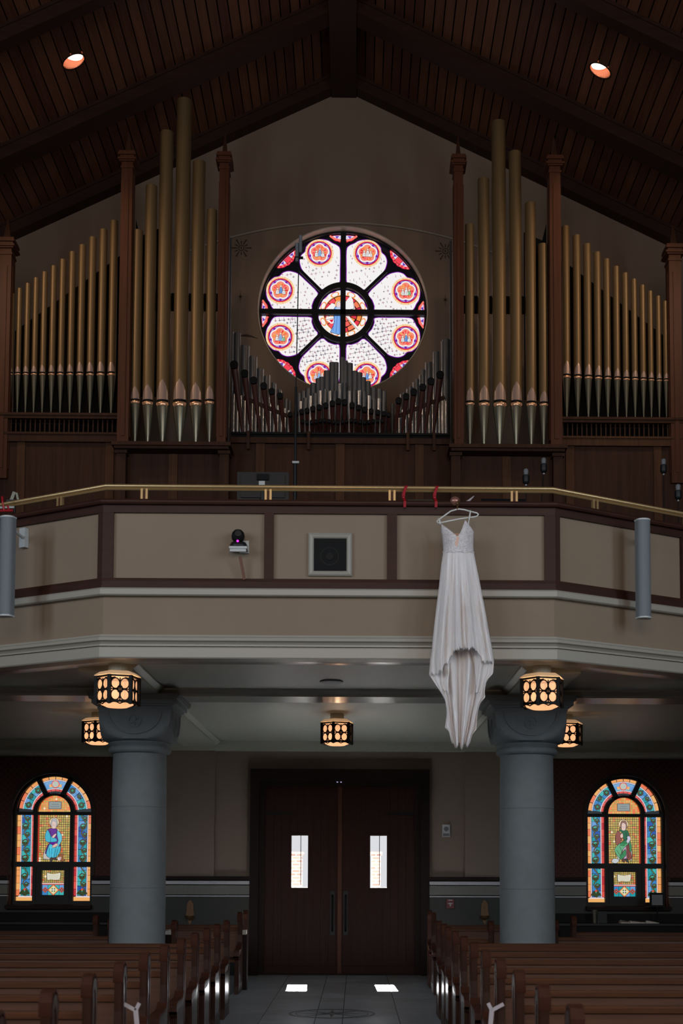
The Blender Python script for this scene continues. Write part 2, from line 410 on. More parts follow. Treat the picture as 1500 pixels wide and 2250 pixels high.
def smooth_closed(pts, n=4):
    out = []; m = len(pts)
    for i in range(m):
        p0, p1, p2, p3 = pts[i-1], pts[i], pts[(i+1) % m], pts[(i+2) % m]
        for k in range(n):
            t = k/n
            out.append(tuple(.5*((2*p1[j])+(-p0[j]+p2[j])*t+(2*p0[j]-5*p1[j]+4*p2[j]-p3[j])*t*t+(-p0[j]+3*p1[j]-3*p2[j]+p3[j])*t**3) for j in (0, 1)))
    return out
LEAD = (26, 8, 22)
U = 1.33/181
DG = DU+.2
rs = Glass(lambda u, v, L: (u*U, DG-L*.0015, ZC+v*U))
WHT, VIO, RED, PNK, ORG, PEA, LAV, BLU = (255, 252, 252), (132, 30, 175), (225, 28, 62), (255, 84, 96), (255, 150, 70), (255, 205, 140), (200, 190, 255), (120, 170, 240)
petal = [(69, 7), (100, 6), (143, 6), (154, 12), (160, 24), (165, 32), (168, 46), (166, 60), (160, 73), (150, 82), (140, 84), (132, 92), (120, 96), (107, 94), (96, 89), (81, 75), (54, 47), (62, 32), (67, 18)]
petal = smooth_closed(petal, 3)
tr = MB()          # stone-dark tracery in front of the glass
trf = lambda u, v, w: (u*U, w, ZC+v*U)
def rotate(pts, oct_):
    k, mir = divmod(oct_, 2)
    if mir: pts = [(y, x) for x, y in pts]
    for _ in range(k): pts = [(-y, x) for x, y in pts]
    return pts
rs.g(circ(0, 0, 181, 72), (10, 8, 14), 0)
random.seed(11)
def inset(pts, d):
    out = []; n = len(pts)
    A = sum(pts[i][0]*pts[(i+1) % n][1]-pts[(i+1) % n][0]*pts[i][1] for i in range(n)); sg = 1 if A > 0 else -1
    for i in range(n):
        a, b, c = pts[i-1], pts[i], pts[(i+1) % n]
        d1 = Vector((b[0]-a[0], b[1]-a[1])); d2 = Vector((c[0]-b[0], c[1]-b[1]))
        if d1.length < 1e-6 or d2.length < 1e-6: out.append(b); continue
        d1.normalize(); d2.normalize(); t = d1+d2; t.normalize() if t.length > 1e-6 else None
        nrm = Vector((-t.y, t.x))*sg; k = max(.5, nrm.dot(Vector((-d1.y, d1.x))*sg))
        out.append((b[0]+nrm.x*d/k, b[1]+nrm.y*d/k))
    return out
def inside(p, poly):
    r = False; n = len(poly)
    for i in range(n):
        a, b = poly[i], poly[i-1]
        if (a[1] > p[1]) != (b[1] > p[1]) and p[0] < (b[0]-a[0])*(p[1]-a[1])/(b[1]-a[1]+1e-12)+a[0]: r = not r
    return r
FIGS = [[(WHT, 0), (BLU, 1), (WHT, 2)], [(WHT, 0), (BLU, 2)], [(WHT, 0), (WHT, 1)], [((150, 205, 160), 0), (WHT, 1), (BLU, 2)]]
for o8 in range(8):
    pp = rotate(petal, o8)
    rs.g(pp, VIO, 1); rs.g(inset(pp, 1.6), WHT, 2)  # violet petal border added to imitate purple lens fringing at bright edges
    mid = rotate([(136, 52)], o8)[0]; ang = math.atan2(mid[1], mid[0])
    ip = inset(pp, 4)
    # scattered crosses, laid on a lattice that follows the petal
    low = mid[1] < 0
    for i in range(-20, 21):
        for j in range(-20, 21):
            x = i*9.5+(4.7 if j % 2 else 0); y = j*9.0
            ca, sa = math.cos(.18), math.sin(.18); X, Y = x*ca-y*sa, x*sa+y*ca
            if not inside((X, Y), ip) or math.hypot(X-mid[0], Y-mid[1]) < 33: continue
            if not low and random.random() < .35: continue
            X += random.uniform(-1.8, 1.8); Y += random.uniform(-1.8, 1.8); c = random.choice([(90, 40, 80), (150, 80, 110), (50, 50, 80), (170, 110, 130)])
            L = random.uniform(1.6, 3.0); wd = 1.1 if low else .9
            if low or random.random() < .5: rs.line([(X-L*ca, Y-L*sa), (X+L*ca, Y+L*sa)], wd, c, 3)
            rs.line([(X+L*sa, Y-L*ca), (X-L*sa, Y+L*ca)], wd, c, 3)
            if low and random.random() < .6: rs.line([(X+2.5*ca, Y+2.5*sa), (X+7*ca, Y+7*sa)], .8, (110, 80, 110), 3)
            if low and random.random() < .5: rs.line([(X-2.5*sa, Y+2.5*ca), (X-6.5*sa, Y+6.5*ca)], .8, (110, 80, 110), 3)
    cx, cy = mid
    # peach outer ring clipped to the petal by using arc facing outward
    rs.disc(cx, cy, 31, (255, 222, 172), 3, 36)
    for k in range(12):
        a = k*PI/6+.2; rs.line([(cx+26*math.cos(a), cy+26*math.sin(a)), (cx+31*math.cos(a), cy+31*math.sin(a))], .5, (190, 60, 60), 4)
    rs.disc(cx, cy, 27, (255, 140, 70), 4, 36); rs.disc(cx, cy, 26.2, RED, 5, 36); rs.disc(cx, cy, 24.4, (110, 30, 150), 6, 36); rs.disc(cx, cy, 23.4, LAV, 7, 36)
    foil = []
    for k in range(60):
        a = 2*PI*k/60; foil.append((a, 18.2+3.6*abs(math.cos(2.5*(a-PI/2)))))
    rs.g([(cx+(r+1.8)*math.cos(a), cy+(r+1.8)*math.sin(a)) for a, r in foil], (120, 24, 150), 8)
    rs.g([(cx+(r+.6)*math.cos(a), cy+(r+.6)*math.sin(a)) for a, r in foil], WHT, 9)
    for k in range(5):
        a = PI/2+k*2*PI/5+PI/5; rs.g([(cx+19*math.cos(a), cy+19*math.sin(a)), (cx+22.3*math.cos(a-.16), cy+22.3*math.sin(a-.16)), (cx+24*math.cos(a), cy+24*math.sin(a)), (cx+22.3*math.cos(a+.16), cy+22.3*math.sin(a+.16))], VIO, 8.5)
    rs.g([(cx+(r-2.4)*math.cos(a), cy+(r-2.4)*math.sin(a)) for a, r in foil], (255, 150, 130), 10)
    # red, orange and peach shards, then two or three small robed shapes
    for k in range(16):
        a = k*PI/8+random.uniform(-.1, .1); r0 = random.uniform(5, 8); r1 = 15.5+random.uniform(-1, 1)
        c = random.choice([ORG, PNK, (255, 110, 80), (235, 60, 60), (255, 170, 90), (255, 120, 60)])
        rs.g([(cx+r0*math.cos(a), cy+r0*math.sin(a)), (cx+r1*math.cos(a-.16), cy+r1*math.sin(a-.16)), (cx+r1*math.cos(a+.16), cy+r1*math.sin(a+.16))], c, 11)
    robes = [random.choice([WHT, (230, 235, 255)]), random.choice([BLU, WHT, (160, 200, 250)]), random.choice([WHT, (160, 215, 170), (250, 230, 200)])]
    for q, (dx, h) in enumerate(((-6.5, 9), (1, 13), (7.5, 8))):
        bx, by = cx+dx, cy-9+random.uniform(-1, 2)
        body = [(bx-3.6, by), (bx+3.6, by), (bx+2.8, by+h*.7), (bx+1.4, by+h), (bx-1.4, by+h), (bx-2.8, by+h*.7)]
        rs.g(inset(body, -.6), LEAD, 12); rs.g(body, robes[q], 13)
        rs.line([(bx-1, by+1), (bx+.3, by+h*.8)], .5, LEAD, 14); rs.line([(bx+1.6, by+1), (bx+.8, by+h*.6)], .5, LEAD, 14)
        rs.disc(bx, by+h+2.2, 2.7, LEAD, 14, 12); rs.disc(bx, by+h+2.2, 2.1, (255, 228, 205), 15, 12)
# spandrel lights along the rim
def spandrel(rot, half=0):
    """scalloped segment; half = -1 or 1 keeps one side of the bar"""
    W = .168
    ptsO = []; n = 14
    a0, a1 = (-W, W) if not half else ((-W, -.042) if half < 0 else (.042, W))
    outer = [(177*math.cos(rot+a), 177*math.sin(rot+a)) for a in [a0+(a1-a0)*i/n for i in range(n+1)]]
    def inner_r(a): return 177-14.5*(1-(abs(a)/W)**2)**.8-1.0
    inn = []
    for i in range(25):
        a = a1+(a0-a1)*i/24; r = inner_r(a)-1.7*abs(math.sin(a/W*4.5*PI/2)); inn.append((r*math.cos(rot+a), r*math.sin(rot+a)))
    rs.g(outer+inn, (238, 40, 80), 1)
    for i in range(8):
        a = a1+(a0-a1)*(i+.5)/8; r = inner_r(a)+2.6; rs.disc(r*math.cos(rot+a), r*math.sin(rot+a), 2.4, (255, 130, 110), 2, 8)
    inn2 = [((inner_r(a)+5.4)*math.cos(rot+a), (inner_r(a)+5.4)*math.sin(rot+a)) for a in [a1*.8+(a0*.8-a1*.8)*i/12 for i in range(13)] if inner_r(a)+5.4 < 174.5]
    o2 = [(176*math.cos(rot+a), 176*math.sin(rot+a)) for a in [a0*.8+(a1*.8-a0*.8)*i/12 for i in range(13)]]
    rs.g(o2+inn2, (235, 228, 255), 3)
    if not half:
        q = [(r*math.cos(rot+a), r*math.sin(rot+a)) for r, a in ((165, -.04), (175, -.04), (175, .04), (165, .04))]
        rs.g(inset(q, -.8), LEAD, 4); rs.g(q, (255, 70, 90), 5)
    for a in (-.085, .085):
        if half and a*half < 0: continue
        rs.g([(175*math.cos(rot+a*.6), 175*math.sin(rot+a*.6)), (169*math.cos(rot+a), 169*math.sin(rot+a)), (175*math.cos(rot+a*1.2), 175*math.sin(rot+a*1.2))], (110, 60, 190), 5)
for k in range(4):
    spandrel(PI/4+k*PI/2); spandrel(k*PI/2, -1); spandrel(k*PI/2, 1)
# central roundel
rs.g(circ(0, 0, 54, 60), VIO, 1)
sc_ = []
for k in range(120):
    a = 2*PI*k/120; sc_.append(((51+2.6*abs(math.sin(a*8)))*math.cos(a), (51+2.6*abs(math.sin(a*8)))*math.sin(a)))
rs.g(sc_, WHT, 2)
for k in range(8):
    a = (k+.5)*PI/4
    for j, (rr, cc) in enumerate(((1.0, ORG), (.72, WHT))):
        ar = [((46.5+4.2*rr*1.3*math.cos(t))*math.cos(a+.21*rr*math.sin(t)), (46.5+4.2*rr*1.3*math.cos(t))*math.sin(a+.21*rr*math.sin(t))) for t in [i*2*PI/20 for i in range(20)]]
        rs.g(ar, cc, 3+j)
    for q in range(5):
        b = k*PI/4+q*2*PI/5; rs.disc(48.5*math.cos(k*PI/4)+2*math.cos(b), 48.5*math.sin(k*PI/4)+2*math.sin(b), 1.7, (255, 236, 210), 4, 8)
rs.g(circ(0, 0, 43, 48), (255, 190, 120), 5); rs.g(circ(0, 0, 41.5, 48), LEAD, 6)
random.seed(5)
for ring, (r0, r1, n) in enumerate(((30.5, 41, 15), (19, 30, 11), (7, 18.5, 7))):
    for k in range(n):
        a = 2*PI*(k+.35*ring)/n; b = 2*PI*(k+.9+.35*ring)/n; q0, q1 = r0+random.uniform(0, 1.5), r1-random.uniform(0, 1.5)
        pl = [(q0*math.cos(a), q0*math.sin(a)), (q1*math.cos(a), q1*math.sin(a)), (q1*math.cos((a+b)/2), q1*math.sin((a+b)/2)), (q1*math.cos(b), q1*math.sin(b)), (q0*math.cos(b), q0*math.sin(b))]
        rs.g(pl, random.choice([PNK, (240, 60, 80), (255, 110, 100), ORG, (255, 130, 90), (225, 45, 80)]), 7)
# pale almond, wings of white glass and the robed figure in blue
rs.g([(3, 24), (16, 41), (22, 30), (26, 10), (4, 6)], WHT, 8); rs.line([(7, 8), (24, 12), (22, 30)], .8, LEAD, 9)
rs.g([(4, -4), (14, -6), (36, -34), (30, -36)], WHT, 8); rs.line([(5, -5), (33, -36)], .8, LEAD, 9)
rs.g([(-40, 8), (-24, 24), (-12, 20), (-16, 6), (-30, 2)], WHT, 8); rs.line([(-16, 6), (-12, 20), (-24, 24)], .8, LEAD, 9)
rs.g([(-36, -6), (-16, -6), (-8, -20), (-26, -22), (-37, -14)], WHT, 8); rs.line([(-37, -14), (-22, -10), (-8, -20)], .8, LEAD, 9)
rs.g([(-30, -14), (-20, -12), (-24, -20)], RED, 9)
fig = [(-27, -41), (-18, -20), (-21, 6), (-17, 15), (-10, 17), (-2, 15), (3, 4), (2, -20), (5, -42), (-10, -46)]
rs.g(inset(fig, -.9), LEAD, 10); rs.g(fig, (126, 176, 240), 11)
for a_, b_ in (((-17, 8), (-22, -38)), ((-12, 4), (-15, -42)), ((-6, 6), (-7, -44)), ((-1, 0), (0, -42))): rs.line([a_, b_], 1.0, (80, 110, 200), 12)
rs.g([(-16, 14), (-6, 15), (-4, -4), (-12, -2)], (196, 220, 255), 12); rs.line([(-12, -2), (-4, -4)], .8, LEAD, 13)
rs.disc(-9.5, 22, 8.6, (255, 150, 90), 10, 24); rs.disc(-9.5, 22, 7.4, (255, 214, 150), 11, 24)
rs.g(inset([(-14, 14), (-13.5, 24), (-9.5, 28), (-5.5, 24), (-5, 14)], -.6), LEAD, 12); rs.g([(-14, 14), (-13.5, 24), (-9.5, 28), (-5.5, 24), (-5, 14)], (236, 220, 230), 13)
rs.disc(-9.5, 21.5, 2.9, (255, 216, 190), 14, 14)
win = empty('window_1', (0, DG, ZC), 'round stained glass rose window with eight petals in the gable wall', 'window', kind='structure')
rs.build('stained_glass', M['rose_glass'], parent=win)
# tracery: rim, hub ring and spokes with real depth, in front of the glass
y0, y1 = DG-.075, DG-.026
tr.poly(circ(0, 0, 182, 72), y0, y1, trf, holes=[circ(0, 0, 177.5, 72)])
tr.poly(circ(0, 0, 67, 60), y0-.01, y1, trf, holes=[circ(0, 0, 55, 60)])
for k in range(4):
    a = k*PI/2; ca, sa = math.cos(a), math.sin(a); q = lambda r, t: (r*ca-t*sa, r*sa+t*ca)
    tr.poly([q(0, -5.6), q(178, -5.6), q(178, 5.6), q(0, 5.6)], y0-.02, y1, trf)
    a = PI/4+k*PI/2; ca, sa = math.cos(a), math.sin(a)
    tr.poly([q(66, -3.2), q(132, -3.2), q(132, 3.2), q(66, 3.2)], y0, y1, trf)
tr.build('tracery', M['lead'], parent=win)
# reveal lining seen around the glass
rv = MB(); n = 72; vs = []; fs = []
for k in range(n):
    a = 2*PI*k/n
    for r, y in ((RO+.012, DU-.012), (RO-.004, DU-.012), (RO-.004, DG+.02)): vs.append((r*math.cos(a), y, ZC+r*math.sin(a)))
for k in range(n):
    j = (k+1) % n
    for q in range(2): fs.append((3*k+q, 3*j+q, 3*j+q+1, 3*k+q+1))
rv.add(vs, fs).build('reveal', mat('reveal_paint', (186, 174, 154), .35), parent=win, smooth=50)
MB().poly(circ(0, ZC, RO-.002, 48), DG+.02, DG+.05, XZ).build('backing_pane', M['lead'], parent=win)

# ------------------------------------------------------------------ lower back wall, doors, side windows
ZW0 = 1.02; WR = .60; WX = 4.275; ZSP = 2.38        # side windows: sill height, half width, centre, springing
def arch(cx, r, z0, zs, n=28):
    return [(cx-r, z0), (cx+r, z0)]+[(cx+r*math.cos(a), zs+r*math.sin(a)) for a in [PI*i/n for i in range(n+1)]]
DZ = 2.87; DXH = 1.20
lw = MB()
TX = 2.62
lw.poly([(-TX, 0), (-DXH, 0), (-DXH, DZ), (DXH, DZ), (DXH, 0), (TX, 0), (TX, 3.5), (-TX, 3.5)], DW, DW+.3, XZ, 0)
for sx in (-1, 1):
    a, b = sorted((sx*TX, sx*XW))
    lw.poly([(a, 0), (b, 0), (b, 3.5), (a, 3.5)], DW, DW+.3, XZ, 1, holes=[arch(sx*WX, WR, ZW0, ZSP)])
# damask wallpaper of the side bays
wp = bpy.data.materials.new('damask_wallpaper'); wp.use_nodes = True; nt = wp.node_tree; b = nt.nodes['Principled BSDF']
tc = nt.nodes.new('ShaderNodeTexCoord'); mp = nt.nodes.new('ShaderNodeMapping'); mp.inputs['Scale'].default_value = (15, 15, 15); mp.inputs['Rotation'].default_value = (0, PI/4, 0)
vo = nt.nodes.new('ShaderNodeTexVoronoi'); vo.inputs['Randomness'].default_value = 0; vo.inputs['Scale'].default_value = 1; vo.feature = 'F1'; vo.distance = 'MANHATTAN'
wv = nt.nodes.new('ShaderNodeMath'); wv.operation = 'MULTIPLY'; wv.inputs[1].default_value = 9; sn = nt.nodes.new('ShaderNodeMath'); sn.operation = 'SINE'
rp = nt.nodes.new('ShaderNodeValToRGB'); rp.color_ramp.elements[0].color = (*lin((62, 24, 22)), 1); rp.color_ramp.elements[1].color = (*lin((84, 48, 38)), 1)
rp.color_ramp.elements[0].position = .45; rp.color_ramp.elements[1].position = .8
for a_, b_ in ((tc.outputs['Object'], mp.inputs[0]), (mp.outputs[0], vo.inputs['Vector']), (vo.outputs['Distance'], wv.inputs[0]), (wv.outputs[0], sn.inputs[0]), (sn.outputs[0], rp.inputs[0]), (rp.outputs[0], b.inputs['Base Color'])): nt.links.new(a_, b_)
b.inputs['Roughness'].default_value = .8
fz = wp.copy(); fz.name = 'frieze_pattern'
for nd in fz.node_tree.nodes:
    if nd.type == 'MAPPING': nd.inputs['Scale'].default_value = (19, 19, 19); nd.inputs['Rotation'].default_value = (0, 0, 0)
    if nd.type == 'VALTORGB': nd.color_ramp.elements[0].color = (*lin((74, 74, 70)), 1); nd.color_ramp.elements[1].color = (*lin((150, 150, 142)), 1); nd.color_ramp.elements[0].position = .35; nd.color_ramp.elements[1].position = .7
    if nd.type == 'MATH' and nd.operation == 'MULTIPLY': nd.inputs[1].default_value = 19
lwo = lw.build('wall_door_side', [M['taupe'], wp], kind='structure', base=False)
# pilaster faces that stand a little proud of the wall
for sx in (-1, 1):
    a, b_ = sorted((sx*1.86, sx*2.6)); MB().box(a, b_, DW-.09, DW, 1.455, 3.32).build('pilaster_face', M['taupe'], parent=lwo)
# wainscot, frieze and rails
for sx in (-1, 1):
    spans = [(1.33, 2.62, .012), (2.62, WX-WR-.02, .0), (WX+WR+.02, XW-.01, .0)]
    m1, m2, m3, m4 = MB(), MB(), MB(), MB()
    for a, b_, o in spans:
        a, b_ = sorted((sx*a, sx*b_)); yo = DW-.1
        m1.box(a, b_, yo, DW, 0, 1.155)
        m2.box(a, b_, yo-.012, DW, 1.155, 1.172).box(a, b_, yo-.01, DW, 1.335, 1.385)
        m3.box(a, b_, yo-.005, DW, 1.185, 1.322)
        m4.box(a, b_, yo-.03, DW, 1.40, 1.455)
    m1.box(*sorted((sx*(WX-WR-.02), sx*(WX+WR+.02))), DW-.1, DW, 0, ZW0-.03)
    m1.build('wainscot', M['wains'], parent=lwo); m2.build('tile_strip', M['strip'], parent=lwo)
    m3.build('frieze', fz, parent=lwo); m4.build('chair_rail', M['frame'], parent=lwo)
    for a in (1.45, 1.17+.0):
        pass
# header cornice
hc = MB(); hc.box(-2.6, 2.6, DW-.2, DW, 3.32, 3.46); hc.box(-2.6, 2.6, DW-.23, DW, 3.40, 3.46)
trim(hc, M['soffit'])
for sx in (-1, 1):
    a, b_ = sorted((sx*2.6, sx*XW)); h = MB().box(a, b_, DW-.34, DW, 3.23, 3.46).box(a, b_, DW-.38, DW, 3.24, 3.30); trim(h, M['soffit'])

# door frame and leaves
fm = MB()
fm.box(-1.33, -DXH, DW-.13, DW+.28, 0, 3.05).box(DXH, 1.33, DW-.13, DW+.28, 0, 3.05).box(-DXH, DXH, DW-.13, DW+.28, DZ, 3.05)
fm.box(-DXH, -1.12, DW-.02, DW+.25, 0, DZ).box(1.12, DXH, DW-.02, DW+.25, 0, DZ).box(-1.12, 1.12, DW-.02, DW+.25, 2.80, DZ)
trim(fm, M['frame'], smooth=30)
WZ0, WZ1 = P(658, 1950, DW+.05).z, P(658, 1836, DW+.05).z
wxs = [(P(640, 1890, DW+.05).x, P(676.5, 1890, DW+.05).x), (P(813, 1890, DW+.05).x, P(849.5, 1890, DW+.05).x)]
clear = bpy.data.materials.new('door_glass'); clear.use_nodes = True; nt = clear.node_tree
tb = nt.nodes.new('ShaderNodeBsdfTransparent'); gb = nt.nodes.new('ShaderNodeBsdfGlossy'); gb.inputs['Roughness'].default_value = .02; mxs = nt.nodes.new('ShaderNodeMixShader'); mxs.inputs[0].default_value = .05
nt.links.new(tb.outputs[0], mxs.inputs[1]); nt.links.new(gb.outputs[0], mxs.inputs[2]); nt.links.new(mxs.outputs[0], nt.nodes['Material Output'].inputs[0])
for k, sx in enumerate((-1, 1)):
    a, b_ = sorted((sx*.03, sx*1.12)); x0, x1 = wxs[k]
    dr = empty('door_%d' % (k+1), (sx*1.12, DW+.06, 0), kind='structure')
    dm = MB()
    dm.poly([(a, .02), (b_, .02), (b_, 2.80), (a, 2.80)], DW+.03, DW+.09, XZ, holes=[[(x0, WZ0), (x1, WZ0), (x1, WZ1), (x0, WZ1)]])
    dm.build('door_leaf', M['door'], parent=dr)
    # vertical boards with bevelled gaps, split around the light
    bd = MB(); n = 9; pw = (b_-a-.04)/n
    for i in range(n):
        p0, p1 = a+.02+i*pw+.003, a+.02+(i+1)*pw-.003
        if p1 < x0-.03 or p0 > x1+.03: bd.box(p0, p1, DW+.018, DW+.031, .14, 2.76)
        else:
            bd.box(p0, p1, DW+.018, DW+.031, .14, WZ0-.035).box(p0, p1, DW+.018, DW+.031, WZ1+.035, 2.76)
            if p0 < x0-.03: bd.box(p0, x0-.033, DW+.018, DW+.031, WZ0-.035, WZ1+.035)
            if p1 > x1+.03: bd.box(x1+.033, p1, DW+.018, DW+.031, WZ0-.035, WZ1+.035)
    bd.box(a+.01, b_-.01, DW+.012, DW+.031, .02, .135)
    bd.build('boards', M['door'], parent=dr)
    fr = MB(); fr.box(x0-.03, x0, DW+.01, DW+.1, WZ0-.03, WZ1+.03).box(x1, x1+.03, DW+.01, DW+.1, WZ0-.03, WZ1+.03).box(x0, x1, DW+.01, DW+.1, WZ1, WZ1+.03).box(x0, x1, DW+.01, DW+.1, WZ0-.03, WZ0)
    fr.build('light_frame', M['door'], parent=dr)
    MB().box(x0, x1, DW+.055, DW+.06, WZ0, WZ1).build('pane', clear, parent=dr)
    xm = (x0+x1)/2+.015; MB().box(xm-.005, xm+.005, DW+.048, DW+.055, WZ0+.04, WZ1).build('glazing_wire', M['iron'], parent=dr)
    hp = MB(); hx = P(730 if k == 0 else 759, 2000, DW).x; z0, z1 = P(740, 2055, DW).z, P(740, 1958, DW).z
    MB().box(hx-.034, hx+.034, DW-.005, DW+.015, z0, z1).build('push_plate', mat('dark_grey_metal', (22, 25, 28), .5, spec=.3), parent=dr)
    hp.tube([(hx, DW-.0, z0+.06), (hx, DW-.06, z0+.1), (hx, DW-.065, (z0+z1)/2), (hx, DW-.06, z1-.1), (hx, DW, z1-.06)], .013, 8)
    hp.build('pull_handle', M['iron'], parent=dr, smooth=40)
    hz = P(650, 1787, DW).z; st = MB()
    xo, xi = sx*1.10, sx*.70
    st.poly([(xo, hz-.03), (xi, hz-.014), (xi-sx*.05, hz+.0), (xi, hz+.014), (xo, hz+.03)], DW+.004, DW+.018, XZ)
    st.build('strap_hinge', M['iron'], parent=dr)
    cx = P(741 if k == 0 else 749, 1718, DW).x; cz = P(745, 1718, DW).z
    MB().poly(circ(cx, cz, .013, 10), DW-.02, DW+.01, XZ).build('latch_stud', M['spark'], parent=dr, label='small gleaming stud')
ms = MB().box(-.03, .03, DW+.0, DW+.09, .02, 2.80); trim(ms, M['post'])
MB().box(-1.12, 1.12, DW-.02, DW+.3, 0, .02).build('trim_threshold', M['frame'], kind='structure', base=False)

# brick piers and lawn outside, seen through the door lights
bk = bpy.data.materials.new('outside_brick'); bk.use_nodes = True; nt = bk.node_tree; b = nt.nodes['Principled BSDF']
tc = nt.nodes.new('ShaderNodeTexCoord'); mp = nt.nodes.new('ShaderNodeMapping'); mp.inputs['Rotation'].default_value = (PI/2, 0, 0); br = nt.nodes.new('ShaderNodeTexBrick')
br.inputs['Scale'].default_value = 1; br.inputs['Brick Width'].default_value = .17; br.inputs['Row Height'].default_value = .065; br.inputs['Mortar Size'].default_value = .012
br.inputs['Color1'].default_value = (*lin((122, 104, 104)), 1); br.inputs['Color2'].default_value = (*lin((104, 84, 84)), 1); br.inputs['Mortar'].default_value = (*lin((160, 156, 160)), 1)
nt.links.new(tc.outputs['Object'], mp.inputs[0]); nt.links.new(mp.outputs[0], br.inputs['Vector']); nt.links.new(br.outputs['Color'], b.inputs['Base Color'])
for (u0, u1, lab) in ((600, 662, 'pale brick pier outside, seen through the left door light'), (816, 836, 'pale brick pier outside, seen through the right door light')):
    a, c = P(u0, 1878, 26), P(u1, 1878, 26)
    m = MB().box(a.x, c.x, 26, 26.6, 0, a.z).box(a.x-.03, c.x+.03, 25.97, 26.63, a.z, a.z+.06)
    m.build('brick_pier', bk, label=lab, cat='brick pier', group='brick piers outside the doors')
MB().box(-12, 12, DU+.31, 60, -.12, -.02).build('floor_outside', mat('outside_paving', (62, 62, 62), .8), kind='structure', base=False)

# side windows ------------------------------------------------------
def side_window(sx, num, robe, cloak, extra, halo_dx, lab):
    cx = sx*WX; yg = DW+.16
    S = 1/147.5*1.008/6.25     # zoom units -> metres
    HW = 540.0                 # half width of the glazed opening in those units
    k = (WR-.03)/HW
    fn = lambda u, v, L: (cx+u*k, yg-L*.0012, ZW0+.05+v*k)
    g = Glass(fn)
    # local frame: u -540..540, v 0 (bottom) upward; springing at v=1290, arch radius 540
    SPR = (ZSP-ZW0-.05)/k; R = HW
    o = empty('window_%d' % num, (cx, DW+.1, ZW0), lab, 'window', kind='structure')
    g.g([(-R, 0), (R, 0)]+[(R*math.cos(a), SPR+R*math.sin(a)) for a in [PI*i/40 for i in range(41)]], (8, 6, 6), 0)
    OR_, OR2, WH, RD, BL1, BL2, TE1, TE2, NAV = (255, 186, 108), (250, 130, 84), (240, 228, 236), (226, 74, 66), (58, 138, 205), (110, 168, 228), (30, 160, 170), (64, 190, 190), (28, 60, 150)
    VINE = (34, 40, 24)
    rnd = random.Random(num*7)
    def strip(x0, x1, y0, y1, mir):
        """vertical border light; mir flips so the orange strip is outside"""
        f = (lambda x: x) if not mir else (lambda x: x0+x1-x)
        W = x1-x0
        def R4(a, b, c, d, col, L): g.g([(f(x0+a*W), c), (f(x0+b*W), c), (f(x0+b*W), d), (f(x0+a*W), d)], col, L)
        y = y0; 
        while y < y1-1:
            y2 = min(y+rnd.uniform(80, 110), y1); R4(0, .2, y+2, y2-2, rnd.choice([OR_, (255, 170, 96), OR2]), 2); R4(.86, 1, y+2, y2-2, rnd.choice([RD, (240, 90, 80), (205, 50, 60)]), 2); y = y2
        R4(.21, .26, y0, y1, WH, 2); R4(.80, .85, y0, y1, WH, 2)
        R4(.28, .79, y0, y1, (12, 20, 30), 2)
        y = y0; ph = 0
        while y < y1-2:
            h = rnd.uniform(60, 90); y2 = min(y+h, y1); t = rnd.uniform(.42, .62); d = rnd.uniform(-14, 14)
            for (a, b) in ((.29, t-.01), (t+.01, .78)):
                pl = [(f(x0+a*W), y+3), (f(x0+b*W), y+3+(d if a < .4 else -d)*.4), (f(x0+b*W), min(y2-3, y1)), (f(x0+a*W), min(y2-3-d*.3, y1))]
                g.g(pl, rnd.choice([BL1, BL2, TE1, TE2, TE1, BL1, (40, 90, 180)]), 3)
            y = y2
        # vine: s-curve with curls
        n = max(3, int((y1-y0)/28)); cxm = x0+.535*W
        vine = [(cxm+W*.14*math.sin(i*28/115*PI), y0+i*(y1-y0)/n) for i in range(n+1)]
        g.line(vine, 17, VINE, 5); g.line(vine, 5, (150, 128, 60), 6)
        i = 0; y = y0+50
        while y < y1-40:
            xx = cxm+(W*.06 if i % 2 else -W*.05); r = 46 if (i % 2 == 0) else 34
            g.disc(xx, y, r, VINE, 6, 20); g.disc(xx, y, r-9, (128, 104, 52), 7, 18); g.disc(xx, y, r-14, VINE, 8, 18)
            g.g(circ(xx, y, r-17, 12, .5, 2.9, True), (70, 200, 180), 9); g.disc(xx+2, y-5, (r-20)*.6, (60, 90, 40), 10, 8); y += 112; i += 1
    X0, X1 = -R+14, -R+255
    B0, B1, B2, B3 = 10, 490, 560, SPR-18
    for x0, x1, mir in ((X0, X1, False), (-X1, -X0, True)):
        strip(x0, x1, B0+70, B1, mir); strip(x0, x1, B2, B3, mir)
        g.g([(x0, B0), (x1, B0), (x1, B0+58), (x0, B0+58)], OR_, 2); g.g([(x0+30, B0+50), (x1-6, B0+50), (x1-6, B0+68), (x0+30, B0+68)], WH, 3)
        # lily leaves at the foot
        cxm = (x0+x1)/2
        for sg in (-1, 1): g.g([(cxm, B0+80), (cxm+sg*80, B0+95), (cxm+sg*60, B0+130), (cxm+sg*10, B0+170)], (48, 66, 34), 11); 
        g.disc(cxm, B0+160, 16, (240, 80, 50), 12, 10)
    # centre panel grid of small gold squares
    def grid(x0, x1, y0, y1, nx, ny, L, clip=None):
        dx, dy = (x1-x0)/nx, (y1-y0)/ny
        for i in range(nx):
            for j in range(ny):
                mx, my = x0+(i+.5)*dx, y0+(j+.5)*dy
                if clip and not clip(mx, my): continue
                base = rnd.choice([(232, 192, 104), (214, 186, 96), (226, 176, 90), (200, 178, 88), (188, 172, 84)])
                if rnd.random() < .10: base = rnd.choice([(246, 120, 70), (250, 150, 90)])
                g.g([(x0+i*dx+3, y0+j*dy+3), (x0+(i+1)*dx-3, y0+j*dy+3), (x0+(i+1)*dx-3, y0+(j+1)*dy-3), (x0+i*dx+3, y0+(j+1)*dy-3)], base, L)
                if rnd.random() < .02: g.disc(mx, my, 16, (255, 240, 200), L+1, 10)
    CX = 232
